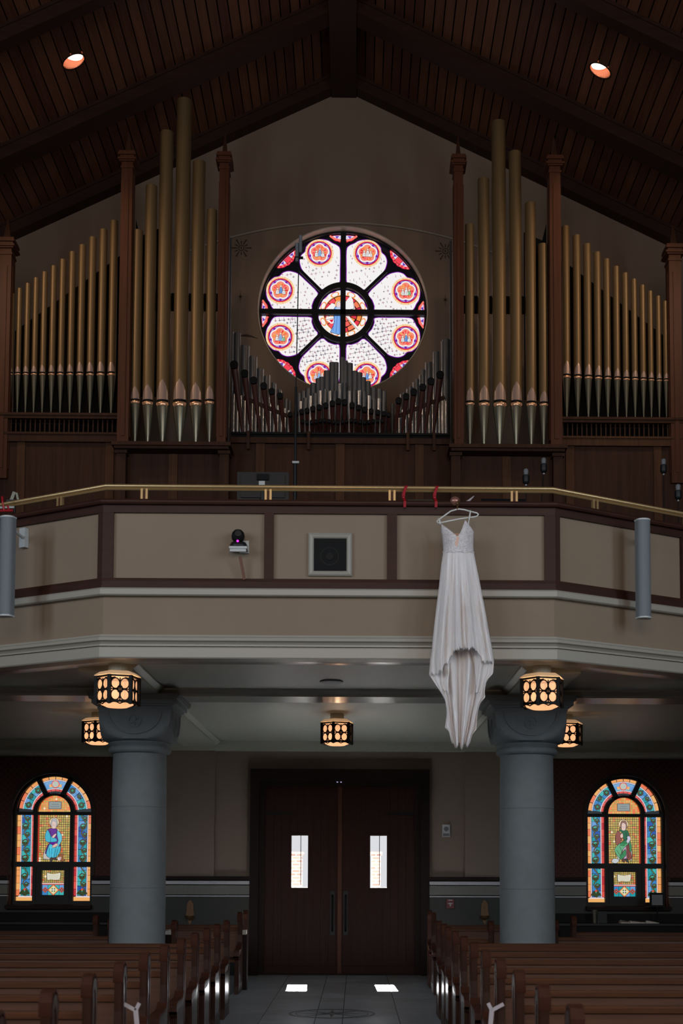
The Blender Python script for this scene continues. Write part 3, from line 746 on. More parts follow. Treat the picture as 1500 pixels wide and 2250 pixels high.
    g.g([(-CX, B2), (CX, B2), (CX, B3), (-CX, B3)], (60, 40, 20), 1)
    grid(-CX+16, CX-16, B2, B3, 14, 20, 2)
    for s_ in (-1, 1): g.g([(s_*(CX-14), B2), (s_*CX, B2), (s_*CX, B3), (s_*(CX-14), B3)], (226, 70, 50), 2)
    # lunette in the arch
    AR = 232; SP2 = SPR+26
    g.g([(AR*math.cos(a), SP2+AR*math.sin(a)) for a in [PI*i/30 for i in range(31)]], (250, 120, 60), 1)
    grid(-AR, AR, SP2, SP2+AR, 14, 7, 2, lambda x, y: math.hypot(x, y-SP2) < AR-14)
    g.g([(-92, SP2+40), (92, SP2+40), (92, SP2+150), (-92, SP2+150)], LEAD, 4); g.g([(-86, SP2+46), (86, SP2+46), (86, SP2+144), (-86, SP2+144)], (150, 160, 158), 5)
    for yy, hw in ((SP2+108, 46), (SP2+76, 62)): g.line([(-hw, yy), (hw, yy)], 9, (118, 128, 128), 6)
    # arch ring segments with orange, white, blue and red bands
    for a0, a1, kind in ((.03, .335, 'v'), (.375, .625, 'c'), (.665, .97, 'v')):
        def band(r0, r1, c, L, s0=a0, s1=a1):
            n = 10; aa = [PI*(s0+(s1-s0)*i/n) for i in range(n+1)]
            g.g([(r1*math.cos(a), SPR+26+r1*math.sin(a)) for a in aa]+[(r0*math.cos(a), SPR+26+r0*math.sin(a)) for a in reversed(aa)], c, L)
        RR = R-32
        band(RR-212, RR, (14, 24, 34), 1)
        n = 4
        for i in range(n): s0 = a0+(a1-a0)*i/n; band(RR-44, RR, rnd.choice([OR_, OR2, (255, 170, 96)]), 2, s0+.003, s0+(a1-a0)/n-.003); band(RR-212, RR-184, rnd.choice([RD, (240, 90, 80)]), 2, s0+.003, s0+(a1-a0)/n-.003)
        band(RR-60, RR-48, WH, 2); band(RR-182, RR-170, WH, 2)
        if kind == 'v':
            for i in range(5):
                s0 = a0+(a1-a0)*i/5; band(RR-166, RR-116, rnd.choice([BL1, TE1, TE2, BL2]), 3, s0+.003, s0+(a1-a0)/5-.003); band(RR-112, RR-64, rnd.choice([BL1, TE1, TE2, BL2]), 3, s0+.006, s0+(a1-a0)/5-.003)
            for i in range(3):
                a = PI*(a0+(a1-a0)*(i+.5)/3); rr = RR-115+(12 if i % 2 else -6); xx, yy = rr*math.cos(a), SPR+26+rr*math.sin(a); r = 44 if i != 1 else 32
                g.disc(xx, yy, r, VINE, 6, 18); g.disc(xx, yy, r-9, (128, 104, 52), 7, 18); g.disc(xx, yy, r-14, VINE, 8, 16); g.disc(xx, yy+4, (r-18)*.7, (56, 150, 110), 9, 10)
        else:
            band(RR-166, RR-64, BL2, 3); band(RR-150, RR-110, OR_, 4, a0+.05, a1-.05); band(RR-104, RR-68, (130, 180, 225), 4, a0+.02, a1-.02); band(RR-166, RR-152, (120, 200, 220), 5, a0+.03, a1-.03)
            xx, yy = 0, SPR+26+RR-112; g.disc(xx, yy, 56, (230, 60, 60), 6, 24); g.disc(xx, yy, 47, (240, 190, 160), 7, 24); g.disc(xx, yy, 40, (198, 206, 196), 8, 24)
    # lower centre vent light
    VX, V0, V1 = 160, 90, 440
    g.g([(-VX, V0), (VX, V0), (VX, V1), (-VX, V1)], (20, 40, 50), 1)
    grid(-VX, VX, V0+175, V1, 11, 7, 2)
    scroll = [(-96, V1-60), (-88, V1-30), (-60, V1-46), (0, V1-52), (60, V1-42), (92, V1-30), (96, V1-62), (84, V1-130), (30, V1-136), (-40, V1-128), (-80, V1-140), (-92, V1-120)]
    g.g(inset(scroll, -4), LEAD, 4); g.g(scroll, (232, 228, 206), 5)
    for q in range(3): g.line([(-70, V1-72-q*20), (66, V1-70-q*20)], 3.5, (190, 186, 168), 6)
    g.g([(-VX, V0+152), (VX, V0+152), (VX, V0+172), (-VX, V0+172)], (238, 200, 190), 3); g.g([(-VX, V0+146), (VX, V0+146), (VX, V0+156), (-VX, V0+156)], (220, 66, 70), 4)
    for q in range(-2, 2): 
        for r_ in range(2): g.g([(q*80+3, V0+r_*73+3), (q*80+77, V0+r_*73+3), (q*80+77, V0+r_*73+70), (q*80+3, V0+r_*73+70)], rnd.choice([TE1, TE2, BL1, BL2]), 2)
    def dia(x, y, r, c, L): g.g([(x-r, y), (x, y-r), (x+r, y), (x, y+r)], c, L)
    dm_ = V0+73; dia(0, dm_, 84, LEAD, 5); dia(0, dm_, 80, (238, 96, 60), 6); dia(0, dm_, 66, (230, 226, 150), 7)
    g.line([(-44, dm_), (44, dm_)], 10, WH, 8); g.line([(0, dm_-44), (0, dm_+44)], 10, WH, 8)
    for q in range(4): a = PI/4+q*PI/2; g.disc(22*math.cos(a), dm_+22*math.sin(a), 10, (30, 90, 70), 9, 8)
    for s_ in (-1, 1): dia(s_*116, dm_, 44, LEAD, 5); dia(s_*116, dm_, 40, (238, 96, 60), 6); dia(s_*116, dm_, 26, (40, 60, 90), 7); dia(s_*116, dm_, 14, (210, 120, 90), 8)
    # robed figure
    T = lambda pts: [(x+halo_dx, B2+y) for x, y in pts]
    def piece(pts, c, L=6, out=5): pts = smooth_closed(T(pts), 3); g.g(inset(pts, -out), LEAD, L); g.g(pts, c, L+.6)
    fx, fy = halo_dx, B2+560
    g.disc(fx, fy, 72, LEAD, 5, 28); g.disc(fx, fy, 66, (255, 226, 176), 5.6, 28)
    for p_, c_ in extra['back']: piece(p_, c_)
    for p_, c_ in cloak: piece(p_, c_, 8)
    for p_, c_ in robe: piece(p_, c_, 10)
    for ln in extra['folds']: g.line(T(ln), 5, (10, 40, 50), 13)
    piece([(-38, 500), (38, 500), (44, 560), (28, 604), (-22, 606), (-42, 560)], extra['hair'], 12)
    piece([(-24, 476), (22, 476), (30, 520), (28, 560), (-10, 580), (-26, 560), (-28, 520)], (236, 206, 196), 14, 3)
    g.line(T([(-14, 520), (10, 516)]), 4, (190, 120, 110), 16)
    for p_, c_ in extra['front']: piece(p_, c_, 16, 4)
    g.build('stained_glass', M['side_glass'], parent=o)
    # frame in front of the glass
    f = MB(); fn2 = lambda u, v, w: (cx+u*k, w, ZW0+.05+v*k); ya, yb = yg-.075, yg-.022
    full = [(-R-22, -40), (R+22, -40)]+[((R+22)*math.cos(a), SPR+(R+22)*math.sin(a)) for a in [PI*i/30 for i in range(31)]]
    inner = [(-R+12, 8), (R-12, 8)]+[((R-14)*math.cos(a), SPR+8+(R-22)*math.sin(a)) for a in [PI*i/30 for i in range(31)]]
    f.poly(full, ya, yb, fn2, holes=[inner])
    for x0, x1 in ((-R+255, -CX), (CX, R-255)): f.poly([(x0, 8), (x1, 8), (x1, SPR+30), (x0, SPR+30)], ya, yb, fn2)
    for a, b_ in ((B1, B2), (B3, SPR+26)): f.poly([(-R+8, a), (R-8, a), (R-8, b_), (-R+8, b_)], ya-.008, yb, fn2)
    f.poly([(-CX-4, 8), (CX+4, 8), (CX+4, B1+4), (-CX-4, B1+4)], ya, yb, fn2, holes=[[(-VX, V0), (VX, V0), (VX, V1), (-VX, V1)]])
    aa = [PI*i/24 for i in range(25)]
    f.poly([((AR+64)*math.cos(a), SP2+(AR+30)*math.sin(a)) for a in aa]+[(AR*math.cos(a), SP2+AR*math.sin(a)) for a in reversed(aa)], ya, yb, fn2)
    for t in (.355, .645):
        a = PI*t; ca, sa = math.cos(a), math.sin(a); q = lambda r, w: (r*ca-w*sa, SPR+26+r*sa+w*ca)
        f.poly([q(AR, -34), q(R, -34), q(R, 34), q(AR, 34)], ya, yb, fn2)
    f.build('window_frame', M['lead2'], parent=o)
    ar = MB(); A0 = arch(cx, WR+.045, ZW0-.03, ZSP); A1 = arch(cx, WR-.004, ZW0-.03, ZSP)
    ar.poly(A0+[], DW-.03, DW+.0, XZ, holes=[[(p[0], p[1]+.001) for p in A1]]) if False else None
    aa = [PI*i/30 for i in range(31)]
    ro = [(cx+(WR+.04)*math.cos(a), ZSP+(WR+.04)*math.sin(a)) for a in aa]; ri = [(cx+(WR-.004)*math.cos(a), ZSP+(WR-.004)*math.sin(a)) for a in aa]
    ar.poly([(cx+WR+.04, 1.46)]+ro+[(cx-WR-.04, 1.46), (cx-WR+.004, 1.46)]+ri[::-1]+[(cx+WR-.004, 1.46)], DW-.022, DW+.16, XZ)
    ar.build('arch_moulding', M['beam'], parent=o, smooth=30)
    sl = MB().box(cx-WR-.03, cx+WR+.03, DW-.2, DW+.2, ZW0-.05, ZW0+.005); sl.build('window_sill', M['frame'], parent=o)
    MB().poly(arch(cx, WR+.05, ZW0-.02, ZSP), yg+.01, yg+.05, XZ).build('backing_pane', M['lead2'], parent=o)
TUR, TUR2, PUR, PUR2 = (70, 186, 214), (104, 204, 226), (104, 36, 150), (74, 24, 120)
side_window(-1, 2,
    robe=[([(-120, 380), (-92, 450), (-60, 400), (-30, 350), (30, 330), (40, 290), (-60, 280), (-112, 300)], TUR), ([(50, 440), (96, 400), (116, 320), (84, 250), (56, 200), (36, 220), (66, 300), (52, 360)], TUR2),
          ([(-70, 220), (-40, 250), (40, 200), (96, 220), (84, 130), (20, 56), (-60, 62), (-100, 110)], TUR), ([(-60, 210), (-20, 230), (0, 150), (-20, 60), (-60, 66)], TUR2)],
    cloak=[([(-60, 470), (-90, 440), (-70, 380), (-70, 280), (-20, 200), (40, 190), (100, 220), (60, 320), (50, 440), (20, 470)], PUR), ([(-116, 120), (-80, 240), (-30, 240), (20, 200), (-40, 190), (-80, 140)], PUR2), ([(-40, 330), (0, 280), (30, 210), (-10, 190), (-56, 250)], PUR)],
    extra=dict(back=[([(-140, 60), (-140, 110), (-110, 170), (-60, 120), (20, 90), (20, 40), (-130, 40)], (204, 196, 190)), ([(90, 110), (140, 110), (130, 60), (160, 20), (110, 10), (80, 60)], (150, 90, 50)), ([(60, 60), (110, 70), (100, 30), (70, 20)], (230, 220, 230))],
               front=[([(-20, 360), (20, 396), (36, 390), (10, 346), (-14, 340)], (240, 200, 186)), ([(-10, 230), (40, 260), (60, 240), (20, 206), (-14, 204)], (236, 190, 170)), ([(-40, 0), (-20, 0), (-6, 50), (-30, 62), (-44, 40)], (66, 54, 50)), ([(-6, 50), (30, 60), (54, 26), (20, 30)], (80, 52, 50))],
               folds=[[(-60, 200), (-50, 70)], [(-20, 190), (-30, 64)], [(30, 180), (10, 60)], [(60, 180), (40, 80)], [(-50, 440), (-40, 250)], [(40, 440), (30, 330)]], hair=(190, 192, 196)),
    halo_dx=-8, lab='arched stained glass window with a seated figure in turquoise and purple robes')
GR1, GR2, GR3 = (34, 104, 66), (104, 178, 130), (60, 140, 90)
side_window(1, 3,
    robe=[([(-130, 200), (-60, 280), (40, 330), (60, 280), (0, 220), (-40, 150), (-60, 90), (-90, 110)], GR2), ([(-60, 270), (30, 340), (50, 290), (0, 250)], GR1), ([(-60, 90), (-20, 150), (20, 200), (30, 120), (-40, 60)], GR3), ([(70, 340), (100, 300), (110, 200), (90, 170), (80, 240)], GR3)],
    cloak=[([(-80, 460), (-110, 400), (-110, 300), (-80, 250), (-50, 300), (-30, 400)], (150, 84, 72)), ([(-60, 480), (-20, 440), (-10, 360), (30, 330), (80, 340), (70, 440), (30, 480)], GR1), ([(20, 280), (60, 290), (110, 110), (90, 60), (40, 80)], (140, 70, 60)), ([(-10, 200), (30, 260), (40, 80), (0, 70)], (206, 170, 200))],
    extra=dict(back=[([(-120, 200), (-80, 200), (-60, 60), (-90, 80)], (190, 196, 190)), ([(-170, 30), (-150, 66), (-90, 64), (-72, 36), (-110, 6), (-150, 10)], (206, 212, 214)), ([(96, 200), (116, 180), (112, 50), (92, 60)], (190, 186, 180))],
               front=[([(-50, 400), (-20, 430), (-10, 380), (-36, 366)], (240, 200, 186)), ([(50, 380), (80, 390), (96, 350), (60, 290), (40, 320), (54, 350)], (214, 206, 226)), ([(10, 60), (40, 66), (70, 14), (50, 20)], (52, 60, 58)), ([(-30, 60), (0, 70), (10, 20), (-20, 30)], (96, 60, 50))],
               folds=[[(-40, 90), (-100, 190)], [(-10, 120), (-60, 250)], [(30, 440), (50, 350)], [(60, 270), (70, 80)], [(40, 260), (50, 80)]], hair=(150, 104, 90)),
    halo_dx=-4, lab='arched stained glass window with a seated figure in a green robe')

# ------------------------------------------------------------------ balcony
AN = math.radians(29.8); ca_, sa_ = math.cos(AN), math.sin(AN)
CX0 = 1.985
XE = 8.0; YE = DF+(XE-CX0)*math.tan(AN)
def fpath(out):
    """front line of the balcony pushed toward the nave by out"""
    t = math.tan(AN/2)
    return [(-XE, YE-out/ca_), (-(CX0-0)-out*t, DF-out), ((CX0)+out*t, DF-out), (XE, YE-out/ca_)]
def sweep(profile, mb=None, mi=0, closed=True):
    mb = mb or MB(); n = len(profile); vs = []; fs = []
    for k in range(4):
        for o, z in profile: p = fpath(o)[k]; vs.append((p[0], p[1], z))
    for k in range(3):
        for i in range(n if closed else n-1): j = (i+1) % n; fs.append((k*n+i, k*n+j, (k+1)*n+j, (k+1)*n+i))
    if closed: fs.append(tuple(range(n))); fs.append(tuple(3*n+i for i in reversed(range(n))))
    return mb.add(vs, fs, mi)
def sidept(sx, s, out=0):
    """point on the slanting side, s metres along it from the corner"""
    return Vector((sx*(CX0+s*ca_+out*sa_), DF+s*sa_-out*ca_, 0))
bal = empty('balcony', (0, DF, 3.39), 'cream balcony with wood framed panels spanning the nave below the organ', 'balcony', kind='structure')
sweep([(0, 3.95), (0, 4.76), (-.16, 4.76), (-.16, 3.95)]).build('parapet', M['panel'], parent=bal)
# wooden framing
wf = MB()
sweep([(.03, 4.69), (.035, 4.755), (-.02, 4.755), (-.02, 4.69)], wf); sweep([(.035, 4.025), (.035, 4.075), (.03, 4.105), (-.02, 4.105), (-.02, 4.025)], wf)
sweep([(.045, 4.09-.075), (.045, 4.035), (-.02, 4.035), (-.02, 4.015)], wf)
wf.build('panel_rail', M['railwood'], parent=bal)
def stile(a, b_, nrm, w):
    d = (b_-a)
for px0, px1 in ((580, 601), (850, 872)):
    a, b_ = P(px0, 1200, DF-.03).x, P(px1, 1200, DF-.03).x
    MB().box(a, b_, DF-.028, DF+.02, 4.1, 4.695).build('stile', M['railwood'], parent=bal)
for sx in (-1, 1):
    a, b_ = sorted((sx*(CX0-.085), sx*(CX0+.012))); MB().box(a, b_, DF-.028, DF+.02, 4.1, 4.695).build('stile', M['railwood'], parent=bal)
    for s0, s1 in ((-.0, .05), (1.5 if sx > 0 else 1.62, 1.6 if sx > 0 else 1.72), (3.1, 3.2), (4.6, 4.7)):
        p0, p1 = sidept(sx, s0), sidept(sx, s1); n = Vector((sx*sa_, -ca_, 0))
        q = [p0+n*.028, p1+n*.028, p1-n*.02, p0-n*.02]
        MB().hexa([(v.x, v.y, 4.1) for v in q]+[(v.x, v.y, 4.695) for v in q]).build('stile', M['railwood'], parent=bal)
# thin bead framing inside each panel is the recessed shadow line
sweep([(.075, 4.755), (.085, 4.77), (.085, 4.785), (.075, 4.80), (-.2, 4.80), (-.2, 4.755)]).build('cap_rail', M['railwood'], parent=bal)
sweep([(.05, 3.945), (.065, 3.955), (.065, 4.0), (.05, 4.015), (-.05, 4.015), (-.05, 3.945)]).build('white_band', M['trim'], parent=bal)
sweep([(0.0, 3.58), (0.0, 3.95), (-.05, 3.95), (-.05, 3.58)]).build('fascia', M['panel'], parent=bal)
sweep([(.0, 3.605), (.045, 3.60), (.05, 3.585), (.07, 3.57), (.075, 3.545), (.055, 3.535), (.04, 3.52), (.03, 3.50), (.055, 3.49), (.06, 3.48), (.06, 3.40), (.05, 3.39), (-.12, 3.39), (-.12, 3.60)]).build('cornice', M['trim'], parent=bal)
sweep([(.064, 3.51), (.064, 3.497), (.02, 3.497), (.02, 3.51)]).build('bead', M['trim'], parent=bal)
# slab: loft floor and ceiling under it
sp = [fpath(-.05)[k] for k in range(4)]
poly = [sp[0], sp[1], sp[2], sp[3], (XE, DU+.1), (-XE, DU+.1)]
ID3 = lambda u, v, w: (u, v, w)
MB().poly(poly, 3.452, 3.95, ID3).build('ceiling_2', M['soffit'], kind='structure', base=False)
# moulded beams under the slab
sf = MB(); sweep([(-.10, 3.452), (-.10, 3.42), (-.125, 3.405), (-.16, 3.40), (-.34, 3.40), (-.37, 3.41), (-.40, 3.43), (-.40, 3.452)], sf); sf.build('trim_50', M['gloss'], kind='structure', base=False, smooth=40)
def beamy(y0, y1, x0, x1, zb_=3.375):
    m = MB(); pr = [(y0-.05, 3.452), (y0-.05, 3.435), (y0-.03, 3.425), (y0-.012, 3.405), (y0, 3.40), (y0, zb_), (y1, zb_), (y1, 3.40), (y1+.012, 3.405), (y1+.03, 3.425), (y1+.05, 3.435), (y1+.05, 3.452)]
    m.poly(pr, x0, x1, lambda u, v, w: (w, u, v)); return m
beamy(13.85, 14.35, -XE, XE).build('trim_51', M['gloss'], kind='structure', base=False, smooth=40)
m = MB()
for sx in (-1, 1):
    for y0, y1 in ((12.1, 13.78), (14.42, DW-.2)):
        x0, x1 = sorted((sx*1.82, sx*2.32)); pr = [(x0-.05, 3.452), (x0-.05, 3.435), (x0-.012, 3.405), (x0, 3.40), (x0, 3.376), (x1, 3.376), (x1, 3.40), (x1+.012, 3.405), (x1+.05, 3.435), (x1+.05, 3.452)]
        m.poly(pr, y0, y1, lambda u, v, w: (u, w, v))
m.build('trim_52', M['soffit'], kind='structure', base=False, smooth=40)
# round ceiling grille
gp = PXp(728, 1497, lambda x: 3.448, 10, 16)
g = MB().lathe([(.11, .012), (.12, .006), (.115, -.004), (.10, -.008), (0.001, -.008)], (gp.x, gp.y, 3.440), 32)
g.build('ceiling_speaker', M['spk'], smooth=40, label='round flush grille in the ceiling under the balcony', cat='ceiling speaker')

# brass handrail
hr = empty('brass_handrail', (0, DF, 4.80), 'polished brass handrail on short square posts along the balcony top', 'handrail')
oR = .03; zr = 4.94
c = fpath(-.03)
top = MB(); sweep([(-.03+.032*math.cos(a), zr+.020*math.sin(a)) for a in [2*PI*i/12 for i in range(12)]], top); top.build('rail', M['brass'], parent=hr, smooth=60)
lo = MB(); sweep([(-.03+.014*math.cos(a), zr-.027+.010*math.sin(a)) for a in [2*PI*i/8 for i in range(8)]], lo); lo.build('lower_rail', M['brass'], parent=hr, smooth=60)
def post(p, ang):
    m = MB(); c2, s2 = math.cos(ang), math.sin(ang)
    def bx(u0, u1, v0, v1, z0, z1):
        q = [(u0, v0), (u1, v0), (u1, v1), (u0, v1)]; q = [(p.x+u*c2-v*s2, p.y+u*s2+v*c2) for u, v in q]
        m.hexa([(a, b, z0) for a, b in q]+[(a, b, z1) for a, b in q])
    bx(-.031, -.012, -.015, .015, 4.80, zr-.02); bx(.012, .031, -.015, .015, 4.80, zr-.02); pp = m.build('rail_post', M['brass'], parent=hr); m = MB(); bx(-.012, .012, -.006, .006, 4.80, zr-.02); m.build('post_core', M['post'], parent=pp)
for px in (317, 589, 861, 1129): q = P(px, 1092, DF+.03); post(Vector((q.x, DF+.03, 0)), 0)
for sx, ss in ((-1, (.55, 1.75, 2.9, 4.0)), (1, (.50, 1.62, 2.8, 3.9))):
    for s in ss: q = sidept(sx, s, -.03); post(q, sx*AN)

# ------------------------------------------------------------------ columns
CY = 14.1; CXX = 2.07; RS = .292
for sx in (-1, 1):
    c0 = (sx*CXX, CY, 0)
    o = empty('column', c0, ('left' if sx < 0 else 'right')+' round grey limestone column with carved cushion capital under the balcony', 'column', 'columns under the balcony')
    sh = MB().lathe([(RS+.06, 0), (RS+.06, .1), (RS+.03, .14), (RS+.005, .2), (RS, 1.35), (RS-.004, 1.352), (RS-.004, 1.358), (RS, 1.36), (RS-.003, 2.2), (RS-.007, 2.202), (RS-.007, 2.208), (RS-.003, 2.21), (RS-.01, 2.80)], c0, 48)
    sh.build('shaft', M['stone'], parent=o, smooth=50)
    MB().lathe([(RS-.01, 2.775), (RS+.025, 2.785), (RS+.04, 2.81), (RS+.035, 2.835), (RS+.018, 2.85), (RS+.03, 2.865), (RS+.045, 2.885), (RS+.03, 2.905), (RS, 2.91)], c0, 48).build('necking', M['stone'], parent=o, smooth=60)
    # cushion: square block meeting a bowl
    a = .375; z0, z1 = 2.895, 3.225; vs = []; fs = []; n = 64; L = 18
    Rm = a*1.42
    for i in range(L+1):
        t = i/L; R_ = (RS+.03)+(Rm-(RS+.03))*math.sqrt(max(0, 1-(1-t)**2)) if t < 1 else Rm
        for k in range(n):
            th = 2*PI*k/n; lim = a/max(abs(math.cos(th)), abs(math.sin(th))); r = min(R_, lim)
            vs.append((c0[0]+r*math.cos(th), CY+r*math.sin(th), z0+(z1-z0)*t))
    for i in range(L):
        for k in range(n): fs.append((i*n+k, i*n+(k+1) % n, (i+1)*n+(k+1) % n, (i+1)*n+k))
    MB().add(vs, fs).build('capital', M['stone'], parent=o, smooth=35)
    # raised lunette edge and carved medallion on three faces
    for (nx, ny) in ((0, -1), (1, 0), (-1, 0)):
        def fp(u, v, w): return (c0[0]+(u if ny else 0)+nx*(a+w), CY+(u if nx else 0)+ny*(a+w), v)
        lm = MB(); zt = 3.205; rr = .285; aa = [PI+PI*i/24 for i in range(25)]
        sc2 = .86
        lm.poly([(rr*math.cos(t), zt+rr*sc2*math.sin(t)) for t in aa]+[((rr-.014)*math.cos(t), zt+(rr-.014)*sc2*math.sin(t)) for t in reversed(aa)], -.01, .016, fp)
        lm.build('lunette_edge', M['stone'], parent=o)
        mm = MB(); zc = 3.10
        mm.poly([(.07*math.cos(t), zc+.07*math.sin(t)) for t in [2*PI*i/28 for i in range(28)]], -.01, .012, fp, holes=[[(.056*math.cos(t), zc+.056*math.sin(t)) for t in [2*PI*i/28 for i in range(28)]]])
        mm.poly([(-.006, zc-.056), (.006, zc-.056), (.006, zc+.056), (-.006, zc+.056)], -.01, .010, fp)
        for q in (PI/5, -PI/5): mm.poly([(.052*math.cos(q)+.005*math.sin(q), zc+.052*math.sin(q)-.005*math.cos(q)), (.052*math.cos(q)-.005*math.sin(q), zc+.052*math.sin(q)+.005*math.cos(q)), (-.052*math.cos(q)-.005*math.sin(q), zc-.052*math.sin(q)+.005*math.cos(q)), (-.052*math.cos(q)+.005*math.sin(q), zc-.052*math.sin(q)-.005*math.cos(q))], -.01, .009, fp)
        mm.poly([(.018*math.cos(t), zc+.022+.018*math.sin(t)) for t in [2*PI*i/14 for i in range(14)]], -.01, .014, fp)
        mm.build('medallion', M['stone'], parent=o)
    ab = MB()
    for h, z0_, z1_ in ((.385, 3.22, 3.255), (.41, 3.255, 3.275), (.44, 3.275, 3.325), (.465, 3.325, 3.345), (.475, 3.345, 3.376)):
        ab.box(c0[0]-h, c0[0]+h, CY-h, CY+h, z0_, z1_)
    ab.build('abacus', M['stone'], parent=o)

# ------------------------------------------------------------------ lanterns
def lantern():
    o = empty('ceiling_lantern', (0, 0, 0)); R_ = .19; H = .235
    hexp = lambda r, off=0: [(r*math.cos(PI/6+k*PI/3), r*math.sin(PI/6+k*PI/3)) for k in range(6)]
    # canopy flare above, its lamplit glow put in as emission
    vs = []; fs = []
    for r, z in ((R_*1.12, .014), (R_*1.09, .022), (R_*.86, .05), (R_*.80, .054)):
        vs += [(x, y, z) for x, y in hexp(r)]
    for i in range(3):
        for k in range(6): fs.append((i*6+k, i*6+(k+1) % 6, (i+1)*6+(k+1) % 6, (i+1)*6+k))
    fs.append(tuple(range(18, 24)))
    MB().add(vs, fs).build('canopy', M['lamp_cap'], parent=o)
    MB().tube([(0, 0, .05), (0, 0, .127)], .085, 16).build('ceiling_mount', M['soffit'], parent=o)
    # glowing glass prism
    vs = [(x, y, z) for z in (-H+.012, -.005) for x, y in hexp(R_*.93)]; fs = [(k, (k+1) % 6, 6+(k+1) % 6, 6+k) for k in range(6)]
    MB().add(vs, fs).build('diffuser', M['lamp_diff'], parent=o)
    MB().lathe([(.001, -H-.035), (R_*.5, -H-.028), (R_*.74, -H-.008), (R_*.8, -H+.012)], (0, 0, 0), 24, closed=False).build('bottom_bowl', M['lamp_diff'], parent=o, smooth=60)
    f = MB(); pts = hexp(R_)
    for k in range(6):
        p, q = pts[k], pts[(k+1) % 6]
        f.bar((p[0], p[1], -H-.012), (p[0], p[1], .012), .03, .03)
        f.bar((p[0], p[1], .004), (q[0], q[1], .004), .014, .016); f.bar((p[0], p[1], -H+.012), (q[0], q[1], -H+.012), .014, .02)
        # scalloped apron: two drops at the foot of each side
        d = Vector((q[0]-p[0], q[1]-p[1], 0)); P0 = Vector((p[0], p[1], 0))
        inw = Vector((-(p[0]+q[0])/2, -(p[1]+q[1])/2, 0)).normalized()
        for t0, t1 in ((.0, .5), (.5, 1.0)):
            f.tube([tuple(P0+d*(t0+(t1-t0)*i/6)+Vector((0, 0, -H-.012+.016*math.sin(PI*i/6)))) for i in range(7)], .006, 5)
    f.build('frame', M['iron'], parent=o)
    for k in range(6):
        p, q = pts[k], pts[(k+1) % 6]; d = Vector((q[0]-p[0], q[1]-p[1], 0)); P0 = Vector((p[0], p[1], 0)); m = MB(); w = d.length
        fn = lambda u, v: tuple(P0+d*(.5+u/w)+Vector((0, 0, v-H/2)))
        hw, hh = w/2-.012, H/2-.016
        # four hearts: petals drawn as arcs from the corners to the centre
        for su in (-1, 1):
            for sv in (-1, 1):
                arc = [(su*hw*(.5+.47*math.cos(t)), sv*hh*(.5+.47*math.sin(t))) for t in [2*PI*i/16 for i in range(17)]]
                m.tube([fn(u, v) for u, v in arc], .006, 5)
        m.tube([fn(-hw, 0), fn(hw, 0)], .0055, 5); m.tube([fn(0, -hh), fn(0, hh)], .0055, 5)
        for j in range(6):
            t = j*PI/3; m.tube([fn(.022*math.cos(t)+.008*math.cos(s_), .022*math.sin(t)+.008*math.sin(s_)) for s_ in [2*PI*i/8 for i in range(9)]], .0045, 4)
        for su in (-1, 1):
            for sv in (-1, 1): m.tube([fn(su*hw, sv*hh*.55), fn(su*hw*.95, sv*hh*.95), fn(su*hw*.5, sv*hh)], .010, 5)
        m.build('tracery_panel', M['iron'], parent=o)
    return o
l0 = lantern()
LP = [(258, 1518, 11.86, 'hexagonal iron lantern glowing at the left front edge below the balcony', 0.0, -12), (1190, 1524, 11.86, 'hexagonal iron lantern at the right front edge, in front of the right column capital', .0, -18),
      (740, 1606, 16.0, 'hexagonal iron lantern glowing above the double doors', .0, -12), (216, 1604, 16.0, 'small lantern half hidden behind the left column capital', .0, 0), (1243, 1607, 16.0, 'small lantern partly hidden behind the right column capital', .0, -24)]
for i, (px, py, D, lab, _, rz) in enumerate(LP):
    q = P(px, py, D); L = l0 if i == 0 else dup(l0, (0, 0, 0))
    L.location = (q.x, D, 3.325 if D > 14 else 3.272); L['label'] = lab; L['category'] = 'lantern'; L['group'] = 'iron lanterns under the balcony'
    L.rotation_euler = (0, 0, math.radians(rz))
    ll = light('lantern_light', 'POINT', (q.x, D, 3.17), (q.x, D, 0), 7, (1, .62, .36)); ll.data.shadow_soft_size = .08; ll.visible_camera = False

